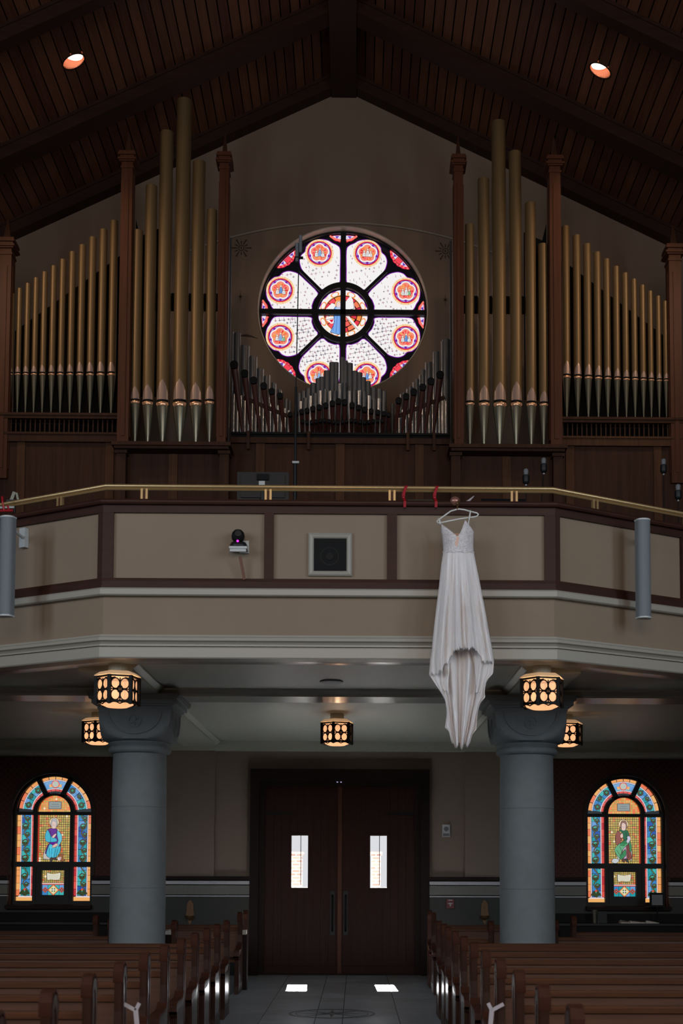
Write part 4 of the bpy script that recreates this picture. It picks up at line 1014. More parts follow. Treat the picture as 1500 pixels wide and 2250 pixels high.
# ------------------------------------------------------------------ organ
YT, YF = 18.0, 18.28          # tower pipes, flat pipes
LOFT = 3.95
oc = empty('organ_case', (0, 18.3, LOFT), 'dark oak organ case with four capped posts and panelled base', 'organ case')
def post_(sx, X, w, ztop, y, zbot, fin=True, name='tower_post'):
    x0, x1 = sx*X-w/2, sx*X+w/2
    m = MB().box(x0, x1, y-.11, y+.11, zbot, ztop-.22)
    m.box(x0+w*.32, x1-w*.32, y-.122, y-.11, zbot+.15, ztop-.4)
    for e in (x0, x1): 
        s = -1 if e == x0 else 1; m.box(*sorted((e, e+s*.012)), y-.06, y+.06, zbot+.15, ztop-.4)
    p = m.build(name, M['post'], parent=oc)
    c = MB(); cx = sx*X
    for h, z0, z1 in ((.012, -.24, -.21), (.03, -.15, -.13), (.05, -.13, -.10), (.02, -.10, -.06), (.045, -.06, -.03), (.035, -.03, 0)):
        c.box(cx-w/2-h, cx+w/2+h, y-.11-h, y+.11+h, ztop+z0, ztop+z1)
    c.box(cx-w/2+.0, cx+w/2, y-.11, y+.11, ztop-.23, ztop)
    c.build('post_cap', M['post'], parent=p)
    f = MB(); r = w*.32
    f.add([(cx-r, y-r, ztop), (cx+r, y-r, ztop), (cx+r, y+r, ztop), (cx-r, y+r, ztop), (cx-r*.2, y-r*.2, ztop+.33), (cx+r*.2, y-r*.2, ztop+.33), (cx+r*.2, y+r*.2, ztop+.33), (cx-r*.2, y+r*.2, ztop+.33)],
          [(0, 3, 2, 1), (4, 5, 6, 7), (0, 1, 5, 4), (1, 2, 6, 5), (2, 3, 7, 6), (3, 0, 4, 7)])
    f.build('finial', M['wood'], parent=p)
ZS = 7.375
for sx in (-1, 1):
    post_(sx, 3.0, .155, 11.59, YT, ZS); post_(sx, 1.645, .125, 11.59, YT, ZS); post_(sx, 4.745, .17, 10.46, YF, 7.0, name='end_post')
    x0, x1 = sorted((sx*1.50, sx*3.13))
    MB().box(x0, x1, YT-.24, YT+.2, ZS-.02, ZS+.03).box(x0+.03, x1-.03, YT-.20, YT+.2, ZS-.055, ZS-.02).build('tower_shelf', M['wood'], parent=oc)
    for X in (1.6, 3.02):
        a, b = sorted((sx*(X-.065), sx*(X+.065))); MB().box(a, b, YT-.1, YT+.1, LOFT, ZS-.06).box(a-.02, b+.02, YT-.13, YT+.1, ZS-.10, ZS-.055).build('base_post', M['wood'], parent=oc)
    MB().box(x0+.1, x1-.1, YT+.05, YT+.09, LOFT, ZS-.055).build('base_panel', M['wood'], parent=oc)
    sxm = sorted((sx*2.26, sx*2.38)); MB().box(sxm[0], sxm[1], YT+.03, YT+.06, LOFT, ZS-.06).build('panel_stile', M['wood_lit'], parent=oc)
    # flat base: shelf, balusters, rail and panels
    a, b = sorted((sx*3.08, sx*6.8)); fz0 = 7.93
    MB().box(a, b, YF-.14, YF+.14, fz0-.035, fz0).box(a, b, YF-.12, YF+.1, fz0-.075, fz0-.035).build('flat_shelf', M['wood'], parent=oc)
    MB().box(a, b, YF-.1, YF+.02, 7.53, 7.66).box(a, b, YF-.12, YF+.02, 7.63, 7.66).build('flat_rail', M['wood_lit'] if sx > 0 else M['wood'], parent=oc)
    MB().box(a, b, YF+.12, YF+.14, 7.6, fz0-.07).build('recess_shade', M['dark'], parent=oc)  # shade behind the balusters put in as a near-black board
    for i in range(24):
        X = sx*(3.14+i*.0675); MB().box(X-.009, X+.009, YF-.06, YF-.04, 7.66, fz0-.07).build('baluster', M['wood'], parent=oc)
    MB().box(a, b, YF-.04, YF, LOFT, 7.54).build('base_panel', M['wood'], parent=oc)
    for X in (3.18, 4.42, 5.4):
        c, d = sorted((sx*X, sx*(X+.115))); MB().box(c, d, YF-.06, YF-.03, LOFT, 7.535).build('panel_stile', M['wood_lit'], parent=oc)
    # slanted backing behind the flat pipes
    zt0, zt1 = 10.42, 9.22
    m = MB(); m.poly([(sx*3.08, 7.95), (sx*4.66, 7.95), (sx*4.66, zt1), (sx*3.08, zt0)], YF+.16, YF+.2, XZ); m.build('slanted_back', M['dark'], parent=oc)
    MB().box(*sorted((sx*1.72, sx*2.92)), YT+.13, YT+.18, 9.42, 9.66).build('pipe_rack', M['black'], parent=oc)
    zk = P(310, 520, YT+.2).z
    m = MB(); m.poly([(sx*2.92, 8.2), (sx*2.92, zk+.25), (sx*2.86, zk+.0), (sx*2.6, zk+.12), (sx*2.6, 8.2)], YT+.2, YT+.24, XZ); m.build('swell_shutter', M['black'], parent=oc)
# centre panelling
YC = 18.32
MB().box(-1.6, 1.6, YC, YC+.06, LOFT, 7.56).build('base_panel', M['wood'], parent=oc)
MB().box(-1.55, 1.55, YC-.06, YC+.3, 7.56, 7.64).build('centre_rail', M['wood'], parent=oc)
MB().box(-1.55, 1.55, YC-.02, YC+1.3, 7.70, 7.73).box(-1.55, 1.55, YC+.02, YC+.04, 7.64, 7.70).build('centre_ledge', M['black'], parent=oc)
for px in (572, 747, 921):
    X = P(px, 1000, YC).x; MB().box(X-.062, X+.062, YC-.025, YC, LOFT, 7.56).build('panel_stile', M['wood_lit'], parent=oc)
for X in (-1.3, -.45, .95, 1.32):
    MB().box(X-.02, X+.02, YC-.09, YC-.05, 7.46, 7.72).build('rail_bracket', M['wood'], parent=oc)

def cylpatch(cx, cy, R, prof, n=8):
    """patch on the front of a cylinder; prof = (z, half angle, radius offset) rows"""
    vs = []; fs = []
    for z, ha, off in prof:
        for i in range(n+1):
            a = -PI/2-ha+2*ha*i/n; vs.append((cx+(R+off)*math.cos(a), cy+(R+off)*math.sin(a), z))
    for r in range(len(prof)-1):
        for i in range(n): fs.append((r*(n+1)+i, r*(n+1)+i+1, (r+1)*(n+1)+i+1, (r+1)*(n+1)+i))
    return MB().add(vs, fs)
def facade_pipe(x, y, r, z0, zm, z1, leafh, label, group):
    o = empty('organ_pipe', (x, y, z0), label, 'organ pipe', group)
    n = 28
    MB().lathe([(r, zm), (r, z1), (r*.93, z1), (r*.93, z1-.3)], (x, y, 0), n, closed=False).build('pipe_body', M['pipe'], parent=o, smooth=50)
    MB().lathe([(r*.16, z0), (r*.22, z0+.02), (r*.97, zm-r*1.0), (r, zm-r*.55), (r, zm)], (x, y, 0), n, closed=False).build('pipe_foot', M['foot'], parent=o, smooth=50)
    ha = .95; q = [(zm+.012+leafh*t, ha*w, .003) for t, w in ((0, 1), (.25, .97), (.45, .86), (.62, .68), (.78, .45), (.9, .22), (1, .02))]
    cylpatch(x, y, r, q).build('upper_lip', M['leaf'], parent=o, smooth=60)
    h = r*.42
    cylpatch(x, y, r, [(zm-h*.55, ha*1.02, .004), (zm+.012, ha*1.02, .004)]).build('mouth_slit', M['black'], parent=o, smooth=60)
    cylpatch(x, y, r, [(zm-h*1.9, ha*.86, .002), (zm-h*1.6, ha*.97, .008), (zm-h*1.1, ha*1.0, .012), (zm-h*.75, ha, .010), (zm-h*.55, ha, .003)]).build('lower_lip', M['lip'], parent=o, smooth=70)
    return o
rx = 2900.0
def row(xm, xt, yt, ym, y0, wd, lh, D, side, kind):
    n = len(xm)
    for i in range(n):
        zt = P(xt[i], yt[i], D).z; zm = P(xm[i], ym[i] if isinstance(ym, list) else ym, D).z
        z0 = ZS+.03 if kind == 'tower' else 7.93
        x = (P(xm[i], 850, D).x+P(xt[i], yt[i], D).x)/2
        if side == 'left': k = i if kind == 'flat' else i
        fromwhat = {('left', 'flat'): 'from the left end', ('right', 'flat'): 'from the tower', ('left', 'tower'): 'from its outer post', ('right', 'tower'): 'from its inner post'}[(side, kind)]
        sz = 'tall gold' if kind == 'tower' else 'slender gold'
        facade_pipe(x, D, wd[i]*D/rx/2, z0, zm, zt, lh[i]*D/rx, '%s organ pipe in the %s %s, %s %s' % (sz, side, 'tower' if kind == 'tower' else 'side row', ORD[i], fromwhat),
                    '%s organ pipes of the %s %s' % ('large' if kind == 'tower' else 'small', side, 'tower' if kind == 'tower' else 'side row'))
row([297, 325, 358, 396, 430, 460], [305, 334, 367, 405, 439, 467], [508, 410, 292, 222, 357, 463], [881, 883, 884, 884, 884, 882], 985, [21.5, 26, 30, 33.5, 29, 22.5], [28, 34, 46, 46, 38, 30], YT, 'left', 'tower')
row([1033, 1063, 1098.5, 1134, 1166.5, 1195], [1030, 1061, 1093, 1130, 1164, 1190], [495, 395, 270, 336, 448, 538], [885, 885, 885, 885, 886, 887], 990, [20.5, 26.5, 32, 28, 24.5, 20.5], [30, 34, 40, 42, 30, 24], YT, 'right', 'tower')
row([22.5, 38, 56, 74.5, 93, 112.6, 132.4, 153.5, 175, 198, 222, 246], [27, 44.5, 62.5, 80, 99, 119, 139, 160, 182, 204, 227, 250], [646, 635, 624, 612, 599, 586, 571.5, 555, 540, 523, 506, 487], [821]*12, 899,
    [11.5, 12, 12.5, 13, 13.5, 14, 14.5, 15, 16, 17, 18, 18.5], [12, 13, 14, 14, 16, 16, 17, 18, 22, 22, 23, 22], YF, 'left', 'flat')
row([1245, 1269, 1293, 1314.5, 1335.6, 1356.4, 1375.8, 1395.3, 1413.3, 1430.6, 1448, 1463.5], [1241, 1265.5, 1288, 1310.5, 1331, 1352, 1372, 1391, 1410, 1427, 1444.5, 1460], [499, 519, 538, 556, 571, 587, 601.6, 615, 628, 641, 652, 663],
    [826, 827, 828, 829, 830, 831, 832, 832, 833, 834, 835, 835], 910, [18.5, 18, 17.5, 16.5, 15.5, 15, 14.5, 14, 13.5, 12.5, 12, 11.5], [30, 26, 24, 22, 20, 18, 16, 15, 14, 13, 12, 12], YF, 'right', 'flat')

# inner pipework between the towers (small, one mesh each)
def small_pipe(px, py, D, w, m, lab, grp, z0=7.73, foot=True):
    q = P(px, py, D); r = w*D/rx/2; h = q.z-z0
    b = MB().lathe([(r*.25, 0), (r, min(.35, h*.3)), (r, h), (r*.85, h), (r*.85, h-.05)], (q.x, D, z0), 14)
    b.build('inner_organ_pipe', m, smooth=50, label=lab, cat='organ pipe', group=grp)
zx = lambda a: 500+a/3.0
zy = lambda a: 440+a/3.0
tall = [(756, 1040, 13), (715, 1072, 12), (690, 1072, 14), (655, 1128, 15), (622, 1168, 13), (597, 1178, 12), (563, 1208, 12), (530, 1243, 12), (498, 1262, 11), (470, 1275, 10),
        (775, 1062, 12), (805, 1078, 14), (838, 1130, 14), (868, 1140, 13), (893, 1172, 13), (925, 1196, 12), (962, 1240, 12), (1000, 1248, 12), (1032, 1262, 11)]
tall.sort()
for i, (a, b_, w) in enumerate(tall): small_pipe(zx(a), zy(b_), 19.3, w, M['zinc'], 'grey zinc pipe, %s from the left in the back row of the central pyramid' % ORD[i], 'zinc pipes of the central pyramid')
for i in range(18):
    a = 478+i*32.5; b_ = 1330-110*(1-abs(a-757)/290)+random.uniform(-22, 22)
    small_pipe(zx(a), zy(b_), 19.1, 9.5, M['zinc'] if i % 2 else M['tin'], 'short grey pipe of the central pyramid, %s from the left in its middle row' % ORD[i], 'middle row of the central pyramid')
for side, pts_ in (('left', [(20, 250, 5), (36, 868, 4), (64, 878, 15), (106, 958, 12), (139, 962, 4), (160, 1030, 11), (190, 1035, 4), (208, 1110, 10), (233, 1112, 4), (252, 1160, 9), (275, 1155, 4), (300, 1205, 9), (316, 1212, 3.5), (340, 1250, 8), (352, 1252, 3.5), (385, 1310, 8), (410, 1322, 7)]),  # tall first pipe added for the rose-lit stripe beside the left tower
                   ('right', [(1468, 270, 5), (1438, 920, 16), (1412, 930, 4), (1376, 1000, 13), (1358, 1003, 4), (1330, 1070, 11), (1306, 1072, 4), (1288, 1120, 10), (1266, 1152, 4), (1248, 1180, 9), (1224, 1202, 4), (1205, 1230, 9), (1182, 1244, 4), (1162, 1270, 8), (1140, 1280, 4), (1110, 1330, 8), (1084, 1345, 7)])):  # tall first pipe likewise added for the lit stripe by the right tower
    for i, (a, b_, w) in enumerate(pts_):
        small_pipe(zx(a), zy(b_), 19.4, w, M['tin'] if w < 5 else M['zinc'], '%s grey pipe in the %s wing of the inner pipework, %s from the tower' % ('thin bright' if w < 5 else 'plain', side, ORD[i]), '%s wing of the inner pipework' % side)
    for i in range(16):
        a = (40+i*24) if side == 'left' else (1440-i*22); b_ = 1300+i*6+random.uniform(-25, 25)
        small_pipe(zx(a), zy(b_), 19.0, 5.5, M['tin'], 'tiny bright pipe at the foot of the %s wing, %s from the tower' % (side, ORD[i]), 'tiny pipes at the foot of the %s wing' % side)
# trumpets that lean out toward the nave with dark open bells
def trumpet(a, b_, w, foot_a, lab, grp, big):
    q = P(zx(a), zy(b_), 18.45); f = P(zx(foot_a), zy(1470), 18.9); f.z = 7.73
    o = empty('trumpet_pipe', f, lab, 'organ pipe', grp); r = w*18.45/rx/2
    d = (q-f); e = f+d*.97
    MB().tube([f, f+d*.15, f+d*.6, e], [r*.22, r*.3, r*.62, r*.92], 14).build('resonator', M['copper'], parent=o, smooth=50)
    # bell turned toward the nave
    MB().tube([e, e+Vector((0, -.035, .012)), e+Vector((0, -.06, .014))], [r*.92, r*1.0, r*1.06], 18, caps=False).build('bell_rim', M['black'], parent=o, smooth=60)
    c = e+Vector((0, -.05, .013)); MB().tube([c, c+Vector((0, .004, 0))], r*1.0, 18).build('bell_opening', M['black'], parent=o)
for i, (a, b_, w, fa) in enumerate([(42, 1083, 18, 110), (112, 1142, 17, 165), (171, 1188, 16, 225), (237, 1226, 15, 285), (290, 1262, 14, 335), (345, 1293, 14, 385)]):
    trumpet(a, b_, w, fa, 'reddish trumpet pipe leaning out with a black bell, %s from the left tower' % ORD[i], 'left fan of trumpet pipes', 1)
for i, (a, b_, w, fa) in enumerate([(1400, 1150, 17, 1345), (1340, 1194, 16, 1290), (1286, 1235, 15, 1240), (1226, 1267, 15, 1185), (1176, 1297, 14, 1140), (1127, 1325, 14, 1095)]):
    trumpet(a, b_, w, fa, 'reddish trumpet pipe leaning out with a black bell, %s from the right tower' % ORD[i], 'right fan of trumpet pipes', 1)
mid_ = [(412, 1418, 10), (452, 1412, 10), (488, 1400, 11), (524, 1392, 11), (562, 1380, 12), (603, 1370, 12), (646, 1358, 12), (690, 1344, 12.5), (730, 1330, 13), (771, 1337, 13), (820, 1356, 12.5), (862, 1372, 12), (904, 1386, 12), (945, 1396, 11), (989, 1405, 11), (1028, 1413, 10), (1060, 1420, 9)]
for i, (a, b_, w) in enumerate(mid_): trumpet(a, b_, w, a, 'short black-mouthed trumpet pipe, %s from the left in the arched central rank' % ORD[i], 'central rank of trumpet pipes', 0)
for i in range(19):
    a = 495+i*29; trumpet(a, 1466+6*math.sin(i), 8, a, 'small black-mouthed pipe low in front of the central rank, %s from the left' % ORD[i], 'lowest rank of trumpet pipes', 0)
for nm, (a, b_, c_, d_) in (('left', (105, 1300, 400, 1425)), ('right', (1100, 1432, 1430, 1298))):
    m = MB(); m.bar(P(zx(a), zy(b_), 18.62), P(zx(c_), zy(d_), 18.62), .03, .05); m.build('pipe_stay', M['wood'], parent=oc)

# ------------------------------------------------------------------ items in the loft
def stand(name, px, ptop, D, lab, cat, rod=.006, mic=True, tilt=0, pbody=None):
    q = P(px, ptop, D); b = Vector((q.x+tilt, D, LOFT)); o = empty(name, b, lab, cat, 'microphones in the loft')
    hb = .085; top = q.z
    e = Vector((q.x, D, top-.16))
    MB().tube([b+Vector((0, 0, .02)), e], rod, 8).build('pole', M['iron'], parent=o)
    m = MB()
    for k in range(3): a = k*2*PI/3+.4; m.tube([b+Vector((0, 0, .25)), b+Vector((.26*math.cos(a), .26*math.sin(a), .01))], .008, 6)
    m.build('tripod_base', M['blackp'], parent=o)
    MB().lathe([(.012, top-.17), (.032, top-.155), (.038, top-.13), (.036, top-.075), (.02, top-.065)], (q.x, D, 0), 16).build('microphone_body', M['blackp'], parent=o, smooth=50)
    MB().lathe([(.022, top-.065), (.027, top-.03), (.024, top-.008), (.012, top)], (q.x, D, 0), 16).build('microphone_grille', M['spk'], parent=o, smooth=50)
    MB().lathe([(.008, top-.185), (.012, top-.18), (.012, top-.168)], (q.x, D, 0), 12).build('mount_ring', M['tin'], parent=o)
    return o
stand('microphone_stand', 1155, 1030, 13.6, 'dark microphone on a stand, just left of the right tower base', 'microphone')
stand('microphone_stand', 1194, 1006, 14.0, 'dark microphone on a thin leaning stand by the right tower base', 'microphone', tilt=-.16)
stand('microphone_stand', 1457, 1008, 14.2, 'dark microphone on a straight stand at the far right of the loft', 'microphone')
stand('microphone_stand', 1489, 1064, 13.6, 'lower dark microphone at the right edge of the loft', 'microphone')
# tall boom pole with a pair of capsules
q0 = P(648, 1065, 14.4); q1 = P(657, 540, 14.4)
o = empty('tall_microphone_pole', (q0.x, 14.4, LOFT), 'very tall slim microphone pole rising in front of the rose window', 'microphone stand')
MB().tube([(q0.x, 14.4, LOFT+.02), (q0.x, 14.4, P(648, 1018, 14.4).z)], .020, 12).build('lower_tube', M['blackp'], parent=o)
qm = P(650, 850, 14.4)
MB().tube([(q0.x, 14.4, P(648, 1018, 14.4).z-.02), (qm.x, 14.4, qm.z)], .014, 10).build('middle_tube', M['blackp'], parent=o)
MB().tube([(qm.x, 14.4, qm.z-.02), (q1.x, 14.4, q1.z)], .006, 8).build('upper_tube', M['blackp'], parent=o)
qc = P(649, 1017, 14.4); MB().box(qc.x-.035, qc.x+.04, 14.37, 14.42, qc.z-.012, qc.z+.012).build('clamp', M['white'], parent=o)
m = MB()
for k in range(3): a = k*2*PI/3; m.tube([(q0.x, 14.4, LOFT+.5), (q0.x+.5*math.cos(a), 14.4+.5*math.sin(a), LOFT+.01)], .012, 8)
m.build('tripod_base', M['blackp'], parent=o)
for dx, z0_, z1_ in ((-5, 575, 535), (3, 555, 518)):
    a = P(657+dx, z0_, 14.4); b_ = P(657+dx, z1_, 14.4)
    MB().tube([(a.x, 14.4, a.z), (b_.x, 14.4, b_.z)], .019, 14).build('capsule', M['spk'], parent=o, smooth=50)
a = P(656, 565, 14.4); MB().box(a.x-.045, a.x+.05, 14.38, 14.42, a.z-.015, a.z+.0).build('crossbar', M['blackp'], parent=o)
# flat monitor on a stand behind the rail
DM = 13.0; a, b_ = P(521, 1037, DM), P(634, 1101, DM)
o = empty('monitor', ((a.x+b_.x)/2, DM, LOFT), 'black flat monitor seen from behind above the rail, left of the tall pole', 'monitor')
MB().box(a.x, b_.x, DM, DM+.03, b_.z, a.z).box(a.x+.04, b_.x-.04, DM-.02, DM, b_.z+.03, a.z-.03).build('screen_back', M['blackp'], parent=o)
xm = (a.x+b_.x)/2; MB().tube([(xm, DM, LOFT), (xm, DM-.0, b_.z+.1)], .03, 12).tube([(xm, DM, LOFT), (xm, DM, LOFT+.03)], .25, 24).build('stand_pole', M['blackp'], parent=o)
c = P(575, 1062, DM-.03); MB().box(c.x-.03, c.x+.03, DM-.03, DM-.02, c.z-.045, c.z+.025).build('white_plate', M['white'], parent=o)
MB().box(xm-.06, xm+.06, DM-.045, DM-.02, a.z-.09, a.z-.03).build('mount_bracket', M['black'], parent=o)
# dark music desk near the right of the rail and a small one between the ribbons
def loft_desk(x0, y0, x1, y1, D, m, lab, name='music_desk', cat='music desk'):
    a, b_ = P(x0, y0, D), P(x1, y1, D); o = empty(name, ((a.x+b_.x)/2, D, LOFT), lab, cat)
    MB().hexa([(a.x, D, b_.z-.1), (b_.x, D, b_.z-.1), (b_.x, D+.03, b_.z-.1), (a.x, D+.03, b_.z-.1), (a.x, D+.12, a.z), (b_.x, D+.12, a.z), (b_.x, D+.15, a.z), (a.x, D+.15, a.z)]).build('desk_panel', m, parent=o)
    xm = (a.x+b_.x)/2; MB().tube([(xm, D+.08, LOFT), (xm, D+.08, b_.z)], .018, 10).tube([(xm, D+.08, LOFT), (xm, D+.08, LOFT+.02)], .2, 20).build('stand_pole', M['blackp'], parent=o); return o
loft_desk(1060, 1088, 1158, 1106, 12.4, M['blackp'], 'low black music desk behind the rail, right of the dress hanger')
o = loft_desk(896, 1089, 953, 1104, 12.0, M['foot'], 'small grey metal music desk behind the rail between the two red ribbons')
loft_desk(160, 1101, 206, 1112, 12.6, M['blackp'], 'thin black music desk behind the left slanting rail')
# folded black stand at far left
q = P(32, 1095, 12.4); o = empty('desk_lamp', (q.x, 12.4, LOFT), 'folded black clip lamp standing up behind the rail at the far left', 'lamp')
MB().tube([(q.x, 12.4, LOFT), (q.x, 12.4, q.z-.02)], .012, 8).tube([(q.x, 12.4, LOFT), (q.x, 12.4, LOFT+.02)], .15, 18).build('pole', M['blackp'], parent=o)
MB().bar((q.x-.07, 12.4, q.z-.03), (q.x+.05, 12.4, q.z-.03), .06, .02).build('tray', M['blackp'], parent=o)
MB().bar((q.x-.03, 12.4, q.z-.03), (q.x+.0, 12.4, q.z+.06), .03, .03).bar((q.x+.04, 12.4, q.z-.03), (q.x+.02, 12.4, q.z+.05), .03, .02).build('lamp_head', M['foot'], parent=o)

# ------------------------------------------------------------------ things fixed to the parapet
# column loudspeakers
for sx, lab, px, pt, pb in ((-1, 'tall grey column loudspeaker at the left edge, on the left slanting parapet', 16, 1135, 1355), (1, 'tall grey column loudspeaker on the right slanting parapet', 1413, 1141, 1359)):
    D = 11.62 if sx > 0 else 11.45
    t = P(px, pt, D); b_ = P(px, pb, D); o = empty('column_loudspeaker', (t.x, D, b_.z), lab, 'loudspeaker', 'column loudspeakers')
    n = 24; w = .062; vs = []; fs = []
    sec = [(w*math.cos(a), -.055*max(0, math.sin(a))-.0 if math.sin(a) > 0 else .06) for a in [2*PI*i/n for i in range(n)]]
    sec = [(w*math.cos(PI*i/12), -.05*math.sin(PI*i/12)) for i in range(13)]+[(-w, .05), (w, .05)]
    ar_ = sx*.25; c2, s2 = math.cos(ar_), math.sin(ar_)
    R2 = lambda u, v, z: (t.x+u*c2-v*s2, D+u*s2+v*c2, z)
    MB().poly(sec, b_.z+.012, t.z-.012, lambda u, v, w_: R2(u, v, w_)).build('grille', M['spk'], parent=o, smooth=40)
    MB().poly([(u*1.04, v*1.04) for u, v in sec], b_.z, b_.z+.014, lambda u, v, w_: R2(u, v, w_)).build('end_cap', M['white'], parent=o)
    MB().poly([(u*1.04, v*1.04) for u, v in sec], t.z-.014, t.z, lambda u, v, w_: R2(u, v, w_)).build('end_cap', M['white'], parent=o)
    # bracket reaching back to the panel
    bp_ = sidept(sx, 1.0 if sx > 0 else .93, .0); n_ = Vector((sx*sa_, -ca_, 0)); zc = (P(1390, 1192, 12).z if sx > 0 else P(40, 1186, 12).z)
    u_ = Vector((ca_*sx, sa_, 0)); q = [bp_-u_*.035+n_*.001, bp_+u_*.035+n_*.001, bp_+u_*.035+n_*.05, bp_-u_*.035+n_*.05]
    MB().hexa([(v.x, v.y, zc-.09) for v in q]+[(v.x, v.y, zc+.09) for v in q]).build('wall_bracket', M['white'], parent=o)
    MB().tube([(bp_.x+n_.x*.04, bp_.y+n_.y*.04, zc), (t.x, D+.03, zc)], .014, 8).build('bracket_arm', M['white'], parent=o)
# in-wall speaker with white frame
x0, x1, z1, z0 = P(677, 1218, DF-.03).x, P(773, 1218, DF-.03).x, P(725, 1170, DF-.03).z, P(725, 1265, DF-.03).z
o = empty('framed_wall_speaker', ((x0+x1)/2, DF, z0), 'square black speaker in a white moulded frame on the central parapet panel', 'wall speaker')
def sq(h): return [(x0+h, z0+h), (x1-h, z0+h), (x1-h, z1-h), (x0+h, z1-h)]
f = MB(); 
prof = [(0, .0), (0, -.022), (.012, -.034), (.022, -.028), (.034, -.024), (.044, -.016), (.05, -.003)]
vs = []; fs = []
for h, yy in prof: vs += [(p[0], DF+yy, p[1]) for p in sq(h)]
for i in range(len(prof)-1):
    for k in range(4): fs.append((i*4+k, i*4+(k+1) % 4, (i+1)*4+(k+1) % 4, (i+1)*4+k))
f.add(vs, fs).build('frame', M['trim'], parent=o)
MB().poly(sq(.045), DF-.006, DF-.001, XZ).build('grille', M['black'], parent=o)
cx, cz = (x0+x1)/2-.005, (z0+z1)/2-.015
MB().poly(circ(cx, cz, .085, 32), DF-.009, DF-.006, XZ, holes=[circ(cx, cz, .07, 32)]).poly(circ(cx, cz, .035, 24), DF-.012, DF-.006, XZ).build('speaker_cone', mat('speaker_cone_black', (15, 15, 16), .6, spec=.2), parent=o)
# robotic camera on a bracket with a wooden stick below
q = P(527, 1206, DF-.06); o = empty('robotic_camera', (q.x, DF, q.z-.05), 'black and white robotic camera on a white bracket left of the framed speaker', 'camera')
MB().box(q.x-.005, q.x+.075, DF-.03, DF-.0, q.z-.03, q.z+.08).build('wall_plate', M['white'], parent=o)
MB().box(q.x-.085, q.x+.07, DF-.16, DF-.02, q.z-.02, q.z-.0).box(q.x-.08, q.x+.06, DF-.15, DF-.13, q.z-.045, q.z-.02).build('bracket_shelf', M['white'], parent=o)
MB().lathe([(.075, .0), (.08, .015), (.065, .045), (.03, .055)], (q.x-.01, DF-.09, q.z), 24).build('camera_base', M['blackp'], parent=o, smooth=50)
MB().lathe([(.001, -.06), (.036, -.052), (.054, -.025), (.058, 0), (.052, .03), (.03, .054), (.001, .06)], (q.x-.015, DF-.09, q.z+.105), 24, closed=False).build('camera_head', M['black'], parent=o, smooth=60)
MB().tube([(q.x-.01, DF-.14, q.z+.11), (q.x-.008, DF-.165, q.z+.112)], .028, 18).build('lens', M['blackp'], parent=o, smooth=50)
MB().tube([(q.x-.012, DF-.155, q.z+.045), (q.x-.012, DF-.163, q.z+.045)], .010, 12).build('indicator_light', M['magenta'], parent=o)
a = P(527, 1222, DF-.08); b_ = P(537, 1274, DF-.03)
MB().bar(a, (b_.x, DF-.045, b_.z), .026, .01, up=(0, 1, 0)).build('cable_strip', M['cable'], parent=o)
# red ribbons tied round the rail
def ribbon(px, lab, s=1, D=DF, dz=0, mt='red', zb_=1121):
    t = P(px, 1070, D); b_ = P(px-2*s, zb_, D); x = t.x; o = empty('ribbon', (x, D, b_.z), lab, 'ribbon', 'red ribbons on the rail')
    def strip(pts, w):
        m = MB(); vs = []; fs = []
        for (u, y, z) in pts: vs += [(u-w/2, y, z), (u+w/2, y+.004, z), (u+w/2, y+.007, z), (u-w/2, y+.003, z)]
        for i in range(len(pts)-1):
            for k in range(4): fs.append((i*4+k, i*4+(k+1) % 4, (i+1)*4+(k+1) % 4, (i+1)*4+k))
        fs += [(0, 1, 2, 3), tuple((len(pts)-1)*4+k for k in (3, 2, 1, 0))]
        return m.add(vs, fs)
    yr = DF+.03
    loop = [(x+.012*s*math.sin(a), yr-.040*math.cos(a), zr+.026*math.sin(a)+dz-.002) for a in [-PI*.6+1.2*PI*i/10*1.0 for i in range(11)]]
    strip(loop, .026).build('loop', M[mt], parent=o)
    strip([(x, yr-.042, zr-.01+dz), (x-.018*s, yr-.05, zr-.06+dz), (x-.022*s, yr-.055, zr-.10+dz)], .026).build('drop', M[mt], parent=o)
    strip([(x-.022*s, yr-.06, zr-.09+dz), (x-.010*s, DF-.095, zr-.15+dz), (x-.012*s, DF-.10, b_.z)], .024).build('tail', M[mt], parent=o)
    MB().lathe([(.004, -.014), (.014, -.008), (.015, .006), (.005, .014)], (x-.02*s, yr-.062, zr-.10+dz), 10).build('knot', M[mt], parent=o, smooth=60)
ribbon(891, 'red ribbon tied to the brass rail, left one of the pair beside the dress'); ribbon(959, 'red ribbon tied to the brass rail, nearer the dress hanger')
q = P(13, 1107, 12.0); yq = q.y
o = empty('wrapped_bundle', (q.x, yq, q.z-.08), 'white stick bundle tied with red ribbon on the rail above the left loudspeaker', 'ribbon')
MB().tube([q+Vector((-.15, -.05, -.055)), q+Vector((.09, -.05, -.045))], .010, 8).build('white_stick', M['white'], parent=o)
MB().tube([q+Vector((-.15, -.055, -.085)), q+Vector((0, -.06, -.08)), q+Vector((.08, -.05, -.075))], .011, 8).tube([q+Vector((-.02, -.06, .05)), q+Vector((-.012, -.07, .0)), q+Vector((.0, -.06, -.075))], .010, 8).tube([q+Vector((.03, -.06, -.03)), q+Vector((.05, -.06, -.09))], .008, 6).build('red_tie', M['red'], parent=o)

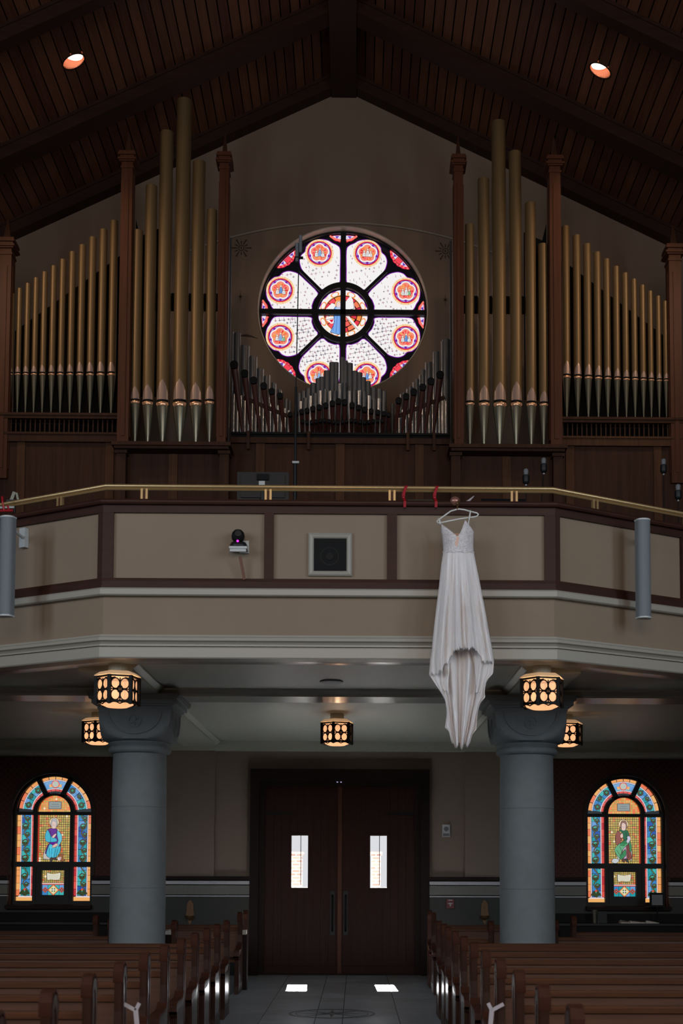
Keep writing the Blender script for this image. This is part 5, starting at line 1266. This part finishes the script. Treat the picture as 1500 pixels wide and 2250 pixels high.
# ------------------------------------------------------------------ wedding dress on its hanger
DD = 11.27
def W(x, y, D=DD): return P(x, y, D)
dm = bpy.data.materials.new('ivory_tulle'); dm.use_nodes = True; nt = dm.node_tree; b = nt.nodes['Principled BSDF']
tc = nt.nodes.new('ShaderNodeTexCoord'); n1 = nt.nodes.new('ShaderNodeTexNoise'); n1.inputs['Scale'].default_value = 9; n1.inputs['Detail'].default_value = 8; mpv = nt.nodes.new('ShaderNodeMapping'); mpv.inputs['Scale'].default_value = (4, 2, .35)
rp = nt.nodes.new('ShaderNodeValToRGB'); rp.color_ramp.elements[0].color = (*lin((244, 235, 231)), 1); rp.color_ramp.elements[1].color = (*lin((250, 247, 247)), 1); rp.color_ramp.elements[0].position = .32; rp.color_ramp.elements[1].position = .55
nt.links.new(tc.outputs['Object'], mpv.inputs[0]); nt.links.new(mpv.outputs[0], n1.inputs['Vector']); nt.links.new(n1.outputs['Fac'], rp.inputs[0])
mpx = nt.nodes.new('ShaderNodeMapping'); mpx.inputs['Scale'].default_value = (60, 60, 22); n2 = nt.nodes.new('ShaderNodeTexNoise'); n2.inputs['Scale'].default_value = 1; n2.inputs['Detail'].default_value = 5
bp = nt.nodes.new('ShaderNodeBump'); bp.inputs['Strength'].default_value = .35; bp.inputs['Distance'].default_value = .01
nt.links.new(tc.outputs['Object'], mpx.inputs[0]); nt.links.new(mpx.outputs[0], n2.inputs['Vector']); nt.links.new(n2.outputs['Fac'], bp.inputs['Height']); nt.links.new(bp.outputs[0], b.inputs['Normal'])
nt.links.new(rp.outputs[0], b.inputs['Base Color']); b.inputs['Roughness'].default_value = .7; b.inputs['Sheen Weight'].default_value = .4
tl = nt.nodes.new('ShaderNodeBsdfTranslucent'); tl.inputs[0].default_value = (*lin((240, 232, 230)), 1); ms_ = nt.nodes.new('ShaderNodeMixShader'); ms_.inputs[0].default_value = .34
out_ = nt.nodes['Material Output']; nt.links.new(b.outputs[0], ms_.inputs[1]); nt.links.new(tl.outputs[0], ms_.inputs[2]); nt.links.new(ms_.outputs[0], out_.inputs[0])
M['tulle'] = dm
lm = dm.copy(); lm.name = 'beaded_lace'
for nd in lm.node_tree.nodes:
    if nd.type == 'MAPPING' and nd.inputs['Scale'].default_value[0] == 4: nd.inputs['Scale'].default_value = (1, 1, 1)
    if nd.type == 'TEX_NOISE' and nd.inputs['Scale'].default_value == 9: nd.inputs['Scale'].default_value = 85
    if nd.type == 'VALTORGB': nd.color_ramp.elements[0].color = (*lin((200, 192, 194)), 1); nd.color_ramp.elements[0].position = .36; nd.color_ramp.elements[1].position = .6
    if nd.type == 'BUMP': nd.inputs['Strength'].default_value = .8
    if nd.type == 'BSDF_PRINCIPLED': nd.inputs['Roughness'].default_value = .4
M['lace'] = lm
M['nude'] = mat('nude_lining', (222, 178, 158), .7, noise=.08, nscale=(20, 20, 20))
dress = empty('wedding_dress', W(1003, 1645), 'long ivory lace wedding dress with thin straps and trailing hem hanging from the balcony rail', 'wedding dress')
def interp(tab, y):
    for (a, v), (b_, w_) in zip(tab, tab[1:]):
        if y <= b_: t = max(0, (y-a)/(b_-a)); return v+(w_-v)*t
    return tab[-1][1]
LT = [(1150, 967), (1163, 968), (1180, 971), (1205, 973), (1215, 973), (1240, 969), (1280, 965), (1330, 959), (1380, 953), (1420, 949), (1450, 945), (1482, 942), (1496, 951), (1515, 964), (1540, 980), (1560, 983), (1585, 979), (1600, 977), (1606, 986), (1625, 990), (1640, 994)]
RT = [(1142, 1031), (1158, 1037), (1168, 1041), (1205, 1040), (1215, 1041), (1240, 1046), (1280, 1054), (1330, 1064), (1380, 1073), (1420, 1080), (1450, 1085), (1480, 1083), (1496, 1068), (1520, 1064), (1532, 1066), (1545, 1054), (1565, 1049), (1604, 1046), (1612, 1038), (1630, 1033), (1642, 1029)]
rd = random.Random(3)
LS = [(1142, 967), (1205, 973), (1215, 973), (1450, 946), (1500, 956), (1645, 993)]
RS_ = [(1142, 1036), (1205, 1040), (1215, 1041), (1450, 1084), (1500, 1074), (1645, 1028)]
def folds(u, t, ph, amp): return amp*t*(math.sin(u*11+ph)+.5*math.sin(u*23+ph*2.1+1.3*t)+.3*math.sin(u*41+ph))
NU = 96
def sheet(top, hem, ny, depth, ph, amp, jag, mats, name, dd0=0, lt=LT, rt=RT, seed=1, col=None):
    """front or back half of the skirt; hem(u) is the pixel row where the cloth ends"""
    r_ = random.Random(seed); jg = [r_.uniform(-1, 1) for _ in range(NU+1)]; vs = []; fs = []
    for i in range(ny+1):
        for k in range(NU+1):
            u = -1+2*k/NU; y_end = hem(u)+jg[k]*jag; y_top = top(u) if callable(top) else top
            y = y_top+(y_end-y_top)*i/ny
            xl, xr = interp(lt, y), interp(rt, y); xs_, xt_ = interp(LS, y), interp(RS_, y); wq = abs(u)**5
            x = ((xl+xr)/2+(xr-xl)/2*u)*wq+((xs_+xt_)/2+(xt_-xs_)/2*u)*(1-wq)
            hang = max(0, min(1, (y-1205)/150)); dep = depth(y)*math.sqrt(max(0, 1-u*u))
            p = W(x, y, DD+dd0-dep+folds(u, hang, ph, amp)*(1-.3*abs(u)))
            vs.append(p)
    for i in range(ny):
        for k in range(NU): fs.append((i*(NU+1)+k, i*(NU+1)+k+1, (i+1)*(NU+1)+k+1, (i+1)*(NU+1)+k))
    m = MB(); m.add(vs, fs); o = m.build(name, mats, parent=dress, smooth=80)
    s_ = o.modifiers.new('thickness', 'SOLIDIFY'); s_.thickness = .003
    return o
def hem_front(u):
    a = abs(u-.12)
    if a < .34: return 1424+2*math.sin(u*30)
    if a < .56: return 1424+(a-.34)/.22*30
    return 1454+min(1, (a-.56)/.4)*(28 if u < 0 else 0)
def hem_back(u):
    a = abs(u); return 1640-8*a+5*math.sin(u*9)
bodd = lambda y: .10+.02*min(1, max(0, (y-1215)/200))
sheet(1213, hem_front, 70, lambda y: .085+.05*min(1, max(0, (y-1215)/200)), .3, .034, 5, M['tulle'], 'skirt', seed=2)
sheet(1213, hem_back, 90, lambda y: -.03-.02*min(1, max(0, (y-1215)/200)), 2.2, .034, 6, M['tulle'], 'train', seed=5)
# a middle layer of longer panels showing below the front hem
def hem_mid(u):
    a = abs(u); return 1500-0*a if a > .7 else 1540+30*math.sin(u*5)
LT2 = [(1213, 974), (1420, 955), (1480, 956), (1500, 962), (1520, 968), (1545, 978), (1580, 986)]
RT2 = [(1213, 1040), (1420, 1076), (1480, 1079), (1500, 1068), (1530, 1062), (1580, 1048)]
sheet(1213, lambda u: 1430 if abs(u) < .3 else (1430+(abs(u)-.3)/.25*80 if abs(u) < .55 else 1510+(1-abs(u))*34), 80, lambda y: .02, 4.1, .028, 4, M['tulle'], 'underskirt', lt=LT2, rt=RT2, seed=9)
# bodice: sweetheart front and plain back
def neck(u):
    xm = -.02
    if u < xm: t = (u+1)/(1+xm); return 1150+t**1.15*29
    t = (u-xm)/(1-xm)
    return 1179-t/.72*37 if t < .72 else 1142+(t-.72)/.28*24
vs = []; fs = []; NB = 48; ny = 24
for side in (0, 1):
    vs = []; fs = []
    for i in range(ny+1):
        for k in range(NB+1):
            u = -1+2*k/NB; yt = neck(u) if side == 0 else 1172; y = yt+(1216-yt)*i/ny
            xl, xr = interp(LT, y), interp(RT, y)
            if u < -.9 and y < 1160: xl = 968
            x = (xl+xr)/2+(xr-xl)/2*u
            cup = .028*(math.exp(-((u-.45)/.3)**2)+math.exp(-((u+.45)/.3)**2))*math.exp(-((y-1182)/16)**2) if side == 0 else 0
            dep = (.075*math.sqrt(max(0, 1-u*u))+cup)*(1 if side == 0 else -.7); vs.append(W(x, y, DD-dep))
    for i in range(ny):
        for k in range(NB): fs.append((i*(NB+1)+k, i*(NB+1)+k+1, (i+1)*(NB+1)+k+1, (i+1)*(NB+1)+k))
    o = MB().add(vs, fs).build('bodice_front' if side == 0 else 'bodice_back', M['lace'] if side == 0 else M['nude'], parent=dress, smooth=80)
    s_ = o.modifiers.new('thickness', 'SOLIDIFY'); s_.thickness = .003
# nude inset at the plunge
ins = MB(); pl = [(999, 1184), (1003, 1185), (1007, 1184), (1006, 1192), (1003, 1205), (999, 1204), (996, 1190)]
ins.poly([(W(x, y).x, W(x, y).z) for x, y in pl], DD-.083, DD-.080, XZ); ins.build('plunge_inset', M['nude'], parent=dress, label='nude coloured inset at the neckline')
wb_ = MB(); pts = [W(973+k*68/20, 1213+1.2*math.sin(k), DD-.078*math.sqrt(max(0.02, 1-(k/10-1)**2))-.004) for k in range(21)]
wb_.tube(pts, .007, 6); wb_.build('beaded_waistband', M['lace'], parent=dress, smooth=60)
bd = MB()
for k in range(16):
    x, y = rd.uniform(977, 1036), rd.uniform(1192, 1240); u = (x-1005)/34
    p = W(x, y, DD-.09*math.sqrt(max(.05, 1-u*u))-.014); bd.lathe([(.0008, -.003), (.003, 0), (.0008, .003)], p, 6)
bd.build('sequins', mat('sequin', (255, 240, 220), .3), parent=dress); dress.children[-1]['kind'] = 'stuff'
for a, b_, c in (((967, 1152), (965, 1145), (964, 1140)), ((1030, 1143), (1032, 1133), (1033, 1123))):
    MB().tube([W(*a, DD-.02), W(*b_, DD-.018), W(*c, DD-.012), W(c[0], c[1]-1.5, DD+.004), W(b_[0]+(2 if b_[0] < 1000 else -1), b_[1], DD+.03), W(a[0]+(7 if a[0] < 1000 else -3), a[1]+22, DD+.04)], .005, 6).build('shoulder_strap', M['wire'], parent=dress, smooth=60)
# hanger
hg = empty('clothes_hanger', W(1005, 1119), 'white clothes hanger with a copper hook holding the wedding dress', 'hanger')
hp = [(1004, 1119), (990, 1123), (976, 1133), (963, 1142), (960, 1146), (962, 1149), (966, 1149), (985, 1145), (1010, 1140), (1040, 1136), (1048, 1134), (1050.5, 1130), (1047, 1127), (1034, 1124), (1020, 1120), (1008, 1118.5), (1004, 1119)]
MB().tube([W(x, y, DD-.0) for x, y in hp], .0065, 8, caps=False).build('hanger_frame', M['wire'], parent=hg, smooth=60)
rb = DF-.045
MB().tube([W(1004, 1120), W(1004.5, 1113), W(1007, 1108, DD+.05), W(1010, 1102, DD+.12), W(1006, 1094, DD+.2)], .008, 8).build('hook', M['brass_old'], parent=hg, smooth=60)
q = W(999, 1103, DD+.16); MB().lathe([(.001, -.035), (.026, -.025), (.042, -.004), (.044, .01), (.034, .034), (.014, .046), (.001, .048)], q, 20, closed=False).build('ribbon_knob', M['rosegold'], parent=hg, smooth=60)
q = W(1005, 1106, DD+.08); MB().lathe([(.001, -.02), (.016, -.01), (.018, .006), (.001, .02)], q, 14, closed=False).build('hook_ball', M['brass_old'], parent=hg, smooth=60)
a, b_, c = P(1020, 1106, DF+.1), P(1030, 1100, DF+.1), P(1041, 1090, DF+.1)
MB().tube([a, b_, c], [.012, .011, .004], 8).build('feather_pen', M['rib'], smooth=60, label='pale curved quill-like stick lying on the parapet cap behind the hanger', cat='stick')

# ------------------------------------------------------------------ pews
def pew_end(x, Y, face):
    """end panel at x; face = +1 / -1 is the side that carries the raised moulding"""
    t = .022; m = MB()
    prof = [(.11, 0), (.10, .10), (.085, .45), (.10, .80), (.095, .93), (.065, .985), (.025, 1.0), (-.02, .985), (-.045, .94), (-.04, .86), (-.035, .72), (-.042, .63), (-.07, .57), (-.12, .545), (-.30, .535), (-.40, .535), (-.44, .515), (-.445, .47), (-.41, .42), (-.40, .10), (-.42, 0)]
    m.poly(prof, x-t, x+t, lambda u, v, w: (w, Y+u, v))
    # raised edge moulding on the face
    inner = [(.065, .13), (.05, .45), (.06, .80), (.05, .90), (.022, .935), (-.0, .91), (-.005, .80), (-.0, .66), (-.04, .54), (-.13, .49), (-.36, .48), (-.37, .13)]
    m.poly(inset(prof, .012), x+face*t, x+face*(t+.008), lambda u, v, w: (w, Y+u, v), holes=[inner])
    sp_ = MB().poly(inset(inner, .006), x+face*t, x+face*(t+.004), lambda u, v, w: (w, Y+u, v))
    # head roll and arm cap
    cap = MB(); ys = [(.105, .90), (.098, .955), (.062, 1.0), (.022, 1.01), (-.022, .996), (-.05, .955), (-.048, .90)]
    for (a, b_), (c, d) in zip(ys, ys[1:]): cap.hexa([(x-t-.005, Y+a, b_), (x+t+.005, Y+a, b_), (x+t+.008, Y+a*.9, b_-.012), (x-t-.008, Y+a*.9, b_-.012), (x-t-.008, Y+c, d), (x+t+.008, Y+c, d), (x+t+.008, Y+c*.9, d-.012), (x-t-.008, Y+c*.9, d-.012)])
    arm = MB(); ay = [(-.05, .60), (-.12, .557), (-.28, .548), (-.40, .548), (-.452, .525), (-.46, .475), (-.43, .45)]
    for (a, b_), (c, d) in zip(ay, ay[1:]): arm.hexa([(x-t-.014, Y+a, b_-.02), (x+t+.014, Y+a, b_-.02), (x+t+.014, Y+a, b_), (x-t-.014, Y+a, b_), (x-t-.014, Y+c, d-.02), (x+t+.014, Y+c, d-.02), (x+t+.014, Y+c, d), (x-t-.014, Y+c, d)])
    return m, cap, arm, sp_
def pew(x0, x1, Y, label, group='wooden pews facing the altar', ends=(True, True)):
    xa, xb = sorted((x0, x1)); o = empty('pew', ((xa+xb)/2, Y, 0), label, 'pew', group)
    aisle = xb if x0 < 0 else xa
    for X, on in ((xa, ends[0]), (xb, ends[1])):
        if not on: continue
        s = 1 if X == xb else -1; m, c, ar_, sp_ = pew_end(X-s*.022, Y, s)
        e = m.build('end_panel', M['pewend'], parent=o); c.build('head_cap', M['pewcap'], parent=e, smooth=40); sp_.build('side_panel', M['pewside'], parent=e); ar_.build('arm_cap', M['pewcap'], parent=e, smooth=40)
    a, b_ = xa+.044, xb-.044
    MB().poly([(-.02, .44), (.055, .80), (.075, .80), (.01, .42)], a, b_, lambda u, v, w: (w, Y+u-.01, v)).build('backrest', M['pew'], parent=o)
    MB().poly([(.03, .772), (.03, .80), (.036, .81), (.085, .81), (.092, .80), (.092, .775)], a, b_, lambda u, v, w: (w, Y+u-.01, v)).build('top_rail', M['pew'], parent=o)
    MB().poly([(-.02, .40), (-.43, .44), (-.45, .43), (-.45, .405), (-.02, .37)], a, b_, lambda u, v, w: (w, Y+u, v)).build('seat', M['pew'], parent=o)
    return o
AX = 1.12; OUT = 7.2
for k in range(9):
    Y = 5.13+.907*k
    pew(-OUT, -AX, Y, '%s wooden pew from the front of the picture, left of the aisle' % ORD[k])
for k in range(9):
    Y = 5.40+.93*k
    pew(AX, OUT, Y, '%s wooden pew from the front of the picture, right of the aisle' % ORD[k])
for sx, nm in ((-1, 'left'), (1, 'right')):
    Y = 13.29 if sx < 0 else 13.77-.93+.60
    pew(sx*AX, sx*OUT, Y, 'wooden pew just in front of the %s column' % nm)
    pew(sx*AX, sx*1.72, 14.25, 'short wooden pew end section between the aisle and the %s column' % nm)
    pew(sx*2.45, sx*OUT, 14.75, 'wooden pew starting on the outer side of the %s column' % nm)
    pew(sx*2.84, sx*OUT, 15.9, 'wooden pew behind the %s column whose end post shows beside the shaft' % nm)
    pew(sx*1.22, sx*2.5, 17.0, 'short wooden pew behind the cross aisle, %s of the doors' % nm)
    pew(sx*1.22, sx*2.5, 17.9, 'rearmost short wooden pew near the doors, %s of the aisle' % nm)

# white ribbon bows on the pew ends
def pew_bow(px, py, X, Y, lab, s):
    o = empty('pew_bow', (X, Y, .3), lab, 'ribbon', 'white ribbons on the pew ends')
    q = P(px, py, Y); 
    a, b_, c, d = P(px-24*s, py-22, Y), P(px+10*s, py-24, Y), P(px+2*s, py-8, Y), P(px+8*s, py+60, Y)
    m = MB(); m.bar(a, c, .022, .006, up=(0, 1, 0)); m.bar(b_, c, .022, .006, up=(0, 1, 0)); m.build('loop', M['rib'], parent=o)
    MB().bar(c, d, .028, .005, up=(0, 1, 0)).build('tail', M['rib'], parent=o)
q = P(296, 2225, 7.86)
pew_bow(296, 2228, q.x, 7.86, 'white ribbon tied on a pew end left of the aisle', 1)
pew_bow(1082, 2228, P(1082, 2228, 8.1).x, 8.1, 'white ribbon tied on a pew end right of the aisle', -1)

# ------------------------------------------------------------------ things by the back wall
# ledges below the side windows
for sx in (-1, 1):
    a, b_ = sorted((sx*3.15, sx*6.5))
    o = empty('window_ledge_cabinet', (sx*4.6, DW-.4, 0), 'long black topped low cabinet under the %s stained glass window' % ('left' if sx < 0 else 'right'), 'cabinet')
    zt = P(100, 2026, DW-.5).z
    MB().box(a, b_, DW-.62, DW-.11, zt-.03, zt).build('top', M['blackp'], parent=o)
    MB().box(a+.03, b_-.03, DW-.58, DW-.11, 0, zt-.03).build('body', M['black'], parent=o)
    MB().box(a, b_, DW-.16, DW-.11, zt, zt+.13).build('backsplash', M['black'], parent=o)
zt = P(100, 2026, DW-.5).z
for i, (px, w, dx) in enumerate(((1376, .10, 0), (1400, .13, .03), (1430, .1, -.02))):
    q = P(px, 2026, DW-.4); m = MB(); n = 5
    m.hexa([(q.x-w, DW-.5, zt+.001), (q.x+w, DW-.48, zt+.001), (q.x+w, DW-.25, zt+.001), (q.x-w, DW-.27, zt+.001), (q.x-w*.9, DW-.5, zt+.02+.012*i), (q.x+w, DW-.48, zt+.008), (q.x+w, DW-.25, zt+.015), (q.x-w*.7, DW-.27, zt+.045-.012*i)])
    m.build('paper_stack', M['leather'], label=['crumpled white papers on the right ledge, left heap', 'low white papers in the middle of the right ledge', 'white papers at the right of the ledge pile'][i], cat='papers', group='papers on the right ledge')
q = P(1306, 2010, DW-.4); MB().lathe([(.03, 0), (.035, .02), (.03, .10), (.045, .19), (.04, .19), (.026, .10)], (q.x, DW-.4, zt), 18).build('glass_vase', M['foot'], smooth=50, label='slim pale vase on the left end of the right ledge', cat='vase')
q = P(1322, 2010, DW-.35); MB().box(q.x-.07, q.x+.07, DW-.37, DW-.33, zt, zt+.17).build('brochure_holder', M['blackp'], label='dark upright brochure holder beside the pale vase', cat='holder')
a, b_ = P(1431, 1966, DW-.4), P(1455, 1989, DW-.4); o = empty('small_sign', ((a.x+b_.x)/2, DW-.4, zt), 'small grey framed sign standing in front of the right stained glass window', 'sign')
MB().box(a.x-.03, b_.x+.02, DW-.41, DW-.39, b_.z-.03, a.z+.03).build('sign_frame', M['black'], parent=o); MB().box(a.x, b_.x, DW-.415, DW-.409, b_.z, a.z).build('sign_face', M['spk'], parent=o)
xm = (a.x+b_.x)/2; MB().tube([(xm, DW-.4, zt), (xm, DW-.4, b_.z-.02)], .01, 8).tube([(xm, DW-.4, zt), (xm, DW-.4, zt+.01)], .06, 16).build('stem', M['black'], parent=o)
# brass water fonts
for px, nm in ((418, 'left'), (1064, 'right')):
    t = P(px, 1978, DW-.1); zb2 = P(px, 2033, DW-.1).z; X = t.x; yw = DW-.1; H = t.z-zb2
    o = empty('water_font', (X, yw, zb2), 'small brass holy water font with tall back plate on the %s wainscot' % nm, 'water font', 'brass fonts beside the doors')
    bp_ = [(-.05, .30), (-.06, .38), (-.05, .62), (-.045, .85), (-.02, .98), (0, 1.0), (.02, .98), (.045, .85), (.05, .62), (.06, .38), (.05, .30), (.02, .12), (0, 0), (-.02, .12)]
    MB().poly([(X+u, zb2+v*H) for u, v in bp_], yw-.02, yw, XZ).build('back_plate', M['brass_old'], parent=o)
    MB().lathe([(.005, -.05), (.03, -.045), (.06, -.02), (.068, .01), (.06, .012), (.05, -.01), (.01, -.03)], (X, yw-.07, zb2+H*.36), 24).build('basin', M['brass_old'], parent=o, smooth=60)
    MB().box(X-.006, X+.006, yw-.03, yw-.02, zb2+H*.55, zb2+H*.9).box(X-.025, X+.025, yw-.03, yw-.02, zb2+H*.74, zb2+H*.77).build('cross', M['brass_old'], parent=o)
# thermostat / intercom and fire alarm
a, b_ = P(971, 1812, DW), P(988, 1839, DW); o = empty('wall_intercom', ((a.x+b_.x)/2, DW, b_.z), 'pale grey strobe box on the wall right of the doors', 'wall device')
MB().box(a.x, b_.x, DW-.045, DW-.001, b_.z, a.z).build('housing', M['white'], parent=o)
MB().poly(circ((a.x+b_.x)/2, a.z-.065, .035, 18), DW-.05, DW-.045, XZ).build('round_lens', M['spk'], parent=o); MB().box(a.x+.01, b_.x-.01, DW-.055, DW-.045, b_.z+.01, b_.z+.05).build('lower_window', M['spk'], parent=o)
a, b_ = P(980, 1976, DW-.1), P(997, 1996, DW-.1); X = (a.x+b_.x)/2; Z = (a.z+b_.z)/2
o = empty('fire_alarm_pull', (X, DW-.1, b_.z), 'small red fire alarm pull with a white cross shaped handle right of the doors', 'fire alarm')
MB().box(a.x, b_.x, DW-.14, DW-.1, b_.z, a.z).build('housing', M['redbox'], parent=o)
MB().box(X-.035, X+.035, DW-.15, DW-.14, Z-.002, Z+.012).box(X-.009, X+.009, DW-.15, DW-.14, Z-.035, Z+.02).build('pull_handle', M['white'], parent=o); MB().box(X-.03, X+.03, DW-.145, DW-.14, a.z-.018, a.z-.006).build('top_lettering', M['white'], parent=o)
# white papers on small shelves behind the pews
for px, py, D, lab in ((371, 2047, 14.9, 'folded white paper lying on a pew top just right of the left column'), (530, 2048, 17.3, 'stack of white leaflets on a shelf by the doors, left side')):
    q = P(px, py, D)
    o = empty('leaflet_rack', (q.x, D, 0), lab, 'papers')
    MB().hexa([(q.x-.07, D-.06, q.z-.03), (q.x+.07, D-.06, q.z-.03), (q.x+.07, D+.06, q.z-.03), (q.x-.07, D+.06, q.z-.03), (q.x-.07, D-.06, q.z+.0), (q.x+.07, D-.06, q.z+.03), (q.x+.07, D+.06, q.z+.03), (q.x-.07, D+.06, q.z+.02)]).build('paper', M['leather'], parent=o)
    MB().box(q.x-.08, q.x+.08, D-.07, D+.07, 0, q.z-.031).build('stand', M['frame'], parent=o)
